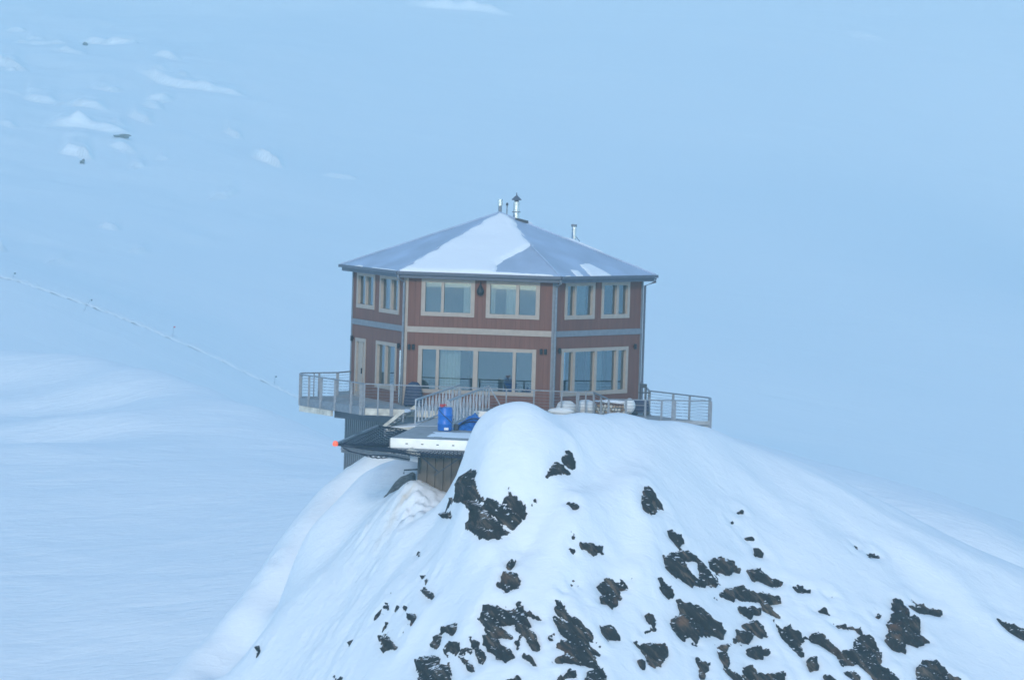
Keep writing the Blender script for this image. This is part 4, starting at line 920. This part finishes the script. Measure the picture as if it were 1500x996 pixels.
for i_ in range(nst):
    t_ = (i_ + .6) / nst; a = fa * (1 - t_) + fb * t_; b = ra * (1 - t_) + rb * t_; c_ = (a + b) / 2 - [0, 0, .06]
    MB().obox(c_, (.16, 0, 0), (b - a) * .47, (0, 0, .03)).build('tread', M['boards'], stp)
    MB().blob(c_ + [0, 0, .05], (.15, 1.0, .035), seed=i_, amp=.1).build('snow_cap', M['roofsnow'], stp, smooth=True)
a = at(566, 629, -10.6); b = at(618, 627, -10.6)
MB().obox((a + b) / 2 + [0, .9, 0], (b - a) / 2, (0, .95, 0), (0, 0, .06)).build('landing', M['paleboard'], stp)
MB().obox((a + b) / 2 + [0, .9, .075], (b - a) / 2 * .93, (0, .85, 0), (0, 0, .014)).build('snow_cap', M['roofsnow'], stp)

# ------------------------------------------------------------------ loose things on the platform
b0 = onz(651.5, 631, HZ); S_ = 165 / 180
bar = empty('barrel', (b0[0], b0[1], HZ), 'blue plastic barrel with a red pump standing on the landing platform', 'barrel')
c_ = np.array([b0[0], b0[1], HZ])
MB().lathe(c_, [(.24, 0), (.272, .02), (.285, .08), (.285, .24), (.298, .26), (.298, .30), (.285, .32), (.285, .58), (.298, .60), (.298, .64), (.285, .66), (.28, .82), (.26, .90), (.262, .93), (.245, .935), (.24, .90), (.0, .895)], 28).build('body', M['blue'], bar, smooth=True)
MB().obox(c_ + [.06, -.287, .10], (.085, 0.0, 0), (0, .004, 0), (0, 0, .05)).build('sticker', M['label'], bar)
pm = MB().lathe(c_ + [-.13, -.05, .90], [(.05, 0), (.05, .06), (.10, .07), (.10, .14), (.05, .16)], 12).build('pump', M['red'], bar, smooth=True)
MB().tube([c_ + [-.13, -.05, 1.0], c_ + [-.02, -.05, 1.06], c_ + [.02, -.06, 1.0]], .025, 8).build('spout', M['red'], pm, smooth=True)
mb = MB()
L_ = [c_ + [-.1, -.22, .9]] + [c_ + [.30 * math.sin(t) * 1.0, -.30 - .02, .75 - .55 * math.sin(t * .5 + .3)] for t in np.linspace(-1.2, 1.2, 10)] + [c_ + [.34, -.15, .5]]
mb.tube(L_, .014, 6); mb.build('hose', M['darkblue'], bar, smooth=True)
# heap of blue tarpaulin and hose
hx_ = onz(690, 629, HZ)
heap = empty('tarpaulin_heap', (hx_[0], hx_[1], HZ), 'crumpled blue tarpaulin and hoses heaped to the right of the barrel', 'tarpaulin')
gx_ = np.linspace(-.75, 1.3, 46); gy_ = np.linspace(-.7, .7, 30); Xg, Yg = np.meshgrid(gx_, gy_)
rr_ = np.sqrt((np.where(Xg < 0, Xg / .75, Xg / 1.3)) ** 2 + (Yg / .7) ** 2)
hh_ = np.clip(1 - rr_ ** 2, -.05, 1) * (.52 + .22 * fbm(Xg * 2.6, Yg * 2.2, 4, 7) - .25 * np.abs(noise(Xg * 3 + 2, Yg * 2, 6)))
kk = rr_ < 1.05; kk = kk[:-1, :-1] & kk[1:, 1:]
ny5, nx5 = Xg.shape; ii = np.arange(ny5 - 1)[:, None] * nx5 + np.arange(nx5 - 1)[None]; Fq = np.stack([ii, ii + 1, ii + nx5 + 1, ii + nx5], -1).reshape(-1, 4)[kk.ravel()]
link_mesh('tarpaulin', np.c_[(Xg + hx_[0]).ravel(), (Yg + hx_[1]).ravel(), (hh_ + HZ).ravel()], Fq, M['bluehose'], heap, smooth=True)
for j, (ph, hz) in enumerate(((0, .44), (.5, .40), (1.0, .30), (1.6, .22))):
    pts = [np.array([hx_[0] - .55 + 1.6 * t, hx_[1] - .35 - .25 * math.sin(math.pi * t) + .1 * j, HZ + .04 + hz * math.sin(math.pi * min(1, t * 1.15 + .03 * j)) ** .7]) for t in np.linspace(0, .86, 16)]
    MB().tube(pts, .03, 6).build('hose', M['blue' if j % 2 else 'darkblue'], heap, smooth=True)
mb = MB()
p = onz(668, 630, HZ); mb.obox(p + [0, 0, .12], (.10, 0, 0), (0, .12, 0), (0, 0, .12)); tag(mb.build('toolbox', M['darksteel'], bevel=.03), 'small dark box between the blue barrel and the blue tarpaulin', 'box')
# thin wind-blown snow on the platform
mb = MB(); Xg, Yg = np.meshgrid(np.linspace(1.1, 5.6, 60), np.linspace(1.2, 4.0, 30))
th_ = .035 * np.clip(1 - np.maximum(abs((Xg - 3.35) / 2.25), abs((Yg - 2.6) / 1.4)) ** 4 + fbm(Xg * 1.4, Yg * 1.4, 3, 4) * .35, -.2, 1)
Vw = h0 + Xg.ravel()[:, None] * ex + Yg.ravel()[:, None] * ey; Vw[:, 2] = HZ + .002 + th_.ravel()
ii = np.arange(29)[:, None] * 60 + np.arange(59)[None]; kk = (th_[:-1, :-1] > -.006) & (th_[1:, 1:] > -.006)
tag(link_mesh('platform_snow', Vw, np.stack([ii, ii + 1, ii + 61, ii + 60], -1).reshape(-1, 4)[kk.ravel()], M['roofsnow'], smooth=True), kind='structure')

# dark covered grill by the front wall
g = onz(609, 594, 0.0)
gr = empty('grill', (g[0], g[1], 0), 'dark blue covered grill on the deck by the front left corner of the chalet', 'grill')
g = np.array([-3.35, -5.9, 0])
mb = MB(); mb.add([g + q for q in [(-.42, -.25, .05), (.42, -.3, .05), (.42, .25, .05), (-.42, .25, .05), (-.34, -.2, .85), (.30, -.24, .85), (.30, .2, .85), (-.34, .2, .85), (-.12, -.12, 1.03), (.16, -.12, 1.02), (.16, .12, 1.02), (-.12, .12, 1.03)]],
      [(0, 3, 2, 1), (0, 1, 5, 4), (1, 2, 6, 5), (2, 3, 7, 6), (3, 0, 4, 7), (4, 5, 9, 8), (5, 6, 10, 9), (6, 7, 11, 10), (7, 4, 8, 11), (8, 9, 10, 11)])
mb.build('cover', M['darkblue'], gr, bevel=.05)
for dx in (-.3, .3): MB().tube([g + [dx, -.1, 0], g + [dx, -.1, .1]], .05, 8).build('wheel', M['darksteel'], gr)

# ------------------------------------------------------------------ things on the right part of the deck
def onD(px, Y): return np.array([at(px, 600, Y)[0], Y, 0.0])
for px, Yw, r_, lab in ((829, -8.3, (.42, .34, .33), 'white rounded sack leftmost of the sacks on the deck'), (858, -8.2, (.48, .35, .36), 'white rounded sack between the left sack and the firewood')):
    p = onD(px, Yw); tag(MB().blob(p + [0, 0, r_[2] * .82], r_, seed=px, amp=.06, n=20, m=14, fl=.2).build('sack', M['white'], smooth=True), lab, 'sack', 'white sacks on the deck')
p = onD(822, -8.75); tag(MB().blob(p + [0, 0, .16], (.55, .2, .17), seed=9, amp=.05, n=20, m=12, fl=.2).build('sack', M['white'], smooth=True), 'low flat white sack lying in front of the leftmost rounded sack', 'sack', 'white sacks on the deck')
# stacked firewood
fw = empty('firewood_stack', onD(893, -8.6), 'stack of pale split firewood dusted with snow on the deck by the right wall', 'firewood')
rs = np.random.RandomState(3); p = onD(872, -8.4)
for row in range(4):
    for i_ in range(13 - row):
        x = p[0] + .02 + i_ * .125 + row * .04; zz = .07 + row * .12; r_ = rs.uniform(.05, .068)
        MB().tube([(x, p[1] - .25 + rs.uniform(-.04, .04), zz), (x + rs.uniform(-.02, .02), p[1] + .2, zz)], r_, 6).build('log', M['log' if rs.rand() < .4 else 'paleboard'], fw)
MB().blob(p + [.7, 0, .60], (.75, .26, .07), seed=2, amp=.25, n=24).build('snow_cap', M['roofsnow'], fw, smooth=True)
# round pale tank
tk = onD(922, -9.0)
tank = empty('tank', tk, 'round white tank on a short stand near the right corner of the chalet', 'tank')
MB().blob(tk + [0, 0, .50], (.24, .24, .31), amp=.0, n=24, m=16).build('body', M['white'], tank, smooth=True)
for dx in (-.13, .13): MB().tube([tk + [dx, 0, 0], tk + [dx * .8, 0, .3]], .025, 6).build('leg', M['darksteel'], tank)
# dark generator cart with upright handle
ge = onD(938, -7.4)
gen = empty('generator', ge, 'dark blue generator with tall back frame beside the round white tank', 'generator')
MB().obox(ge + [0, 0, .38], (.33, 0, 0), (0, .25, 0), (0, 0, .26)).build('body', M['darkblue'], gen, bevel=.04)
for dx in (-.22, .22): MB().tube([ge + [dx, -.28, .12], ge + [dx, -.20, .12]], .12, 12).build('wheel', M['darksteel'], gen)
fm = MB(); fm.bar(ge + [-.02, .2, .5], ge + [-.02, .2, 1.28], .06, .06, up=(1, 0, 0)).bar(ge + [.22, .2, .5], ge + [.22, .2, 1.28], .06, .06, up=(1, 0, 0)).bar(ge + [-.1, .2, .95], ge + [.4, .2, .95], .05, .05).bar(ge + [-.05, .2, 1.23], ge + [.25, .2, 1.23], .05, .16)
fm.build('back_frame', M['darksteel'], gen)
MB().bar(ge + [-.32, -.28, .46], ge + [.2, -.28, .46], .03, .03).build('handle', M['steel'], gen)
# wooden block by the corner
p = onD(811, -8.2); tag(MB().obox(p + [0, 0, .14], (.10, 0, 0), (0, .1, 0), (0, 0, .14)).build('wooden_block', M['log'], bevel=.015), 'small brown wooden block on the deck left of the white sacks', 'block')
p = onD(785, -8.2)

# ------------------------------------------------------------------ haze
x0, x1, y0, y1, z0, z1 = -2450, 2450, -1550, 2450, -140, 330
hz = MB().obox(((x0 + x1) / 2, (y0 + y1) / 2, (z0 + z1) / 2), ((x1 - x0) / 2, 0, 0), (0, (y1 - y0) / 2, 0), (0, 0, (z1 - z0) / 2))
hm = bpy.data.materials.new('haze_air'); hm.use_nodes = True; t = hm.node_tree; t.nodes.remove(t.nodes['Principled BSDF'])
pv = t.nodes.new('ShaderNodeVolumePrincipled'); pv.inputs['Color'].default_value = (.50, .87, .96, 1); pv.inputs['Density'].default_value = .00058
pv.inputs['Anisotropy'].default_value = 0.0
t.links.new(pv.outputs[0], t.nodes['Material Output'].inputs['Volume'])
tag(hz.build('haze', hm), kind='stuff')
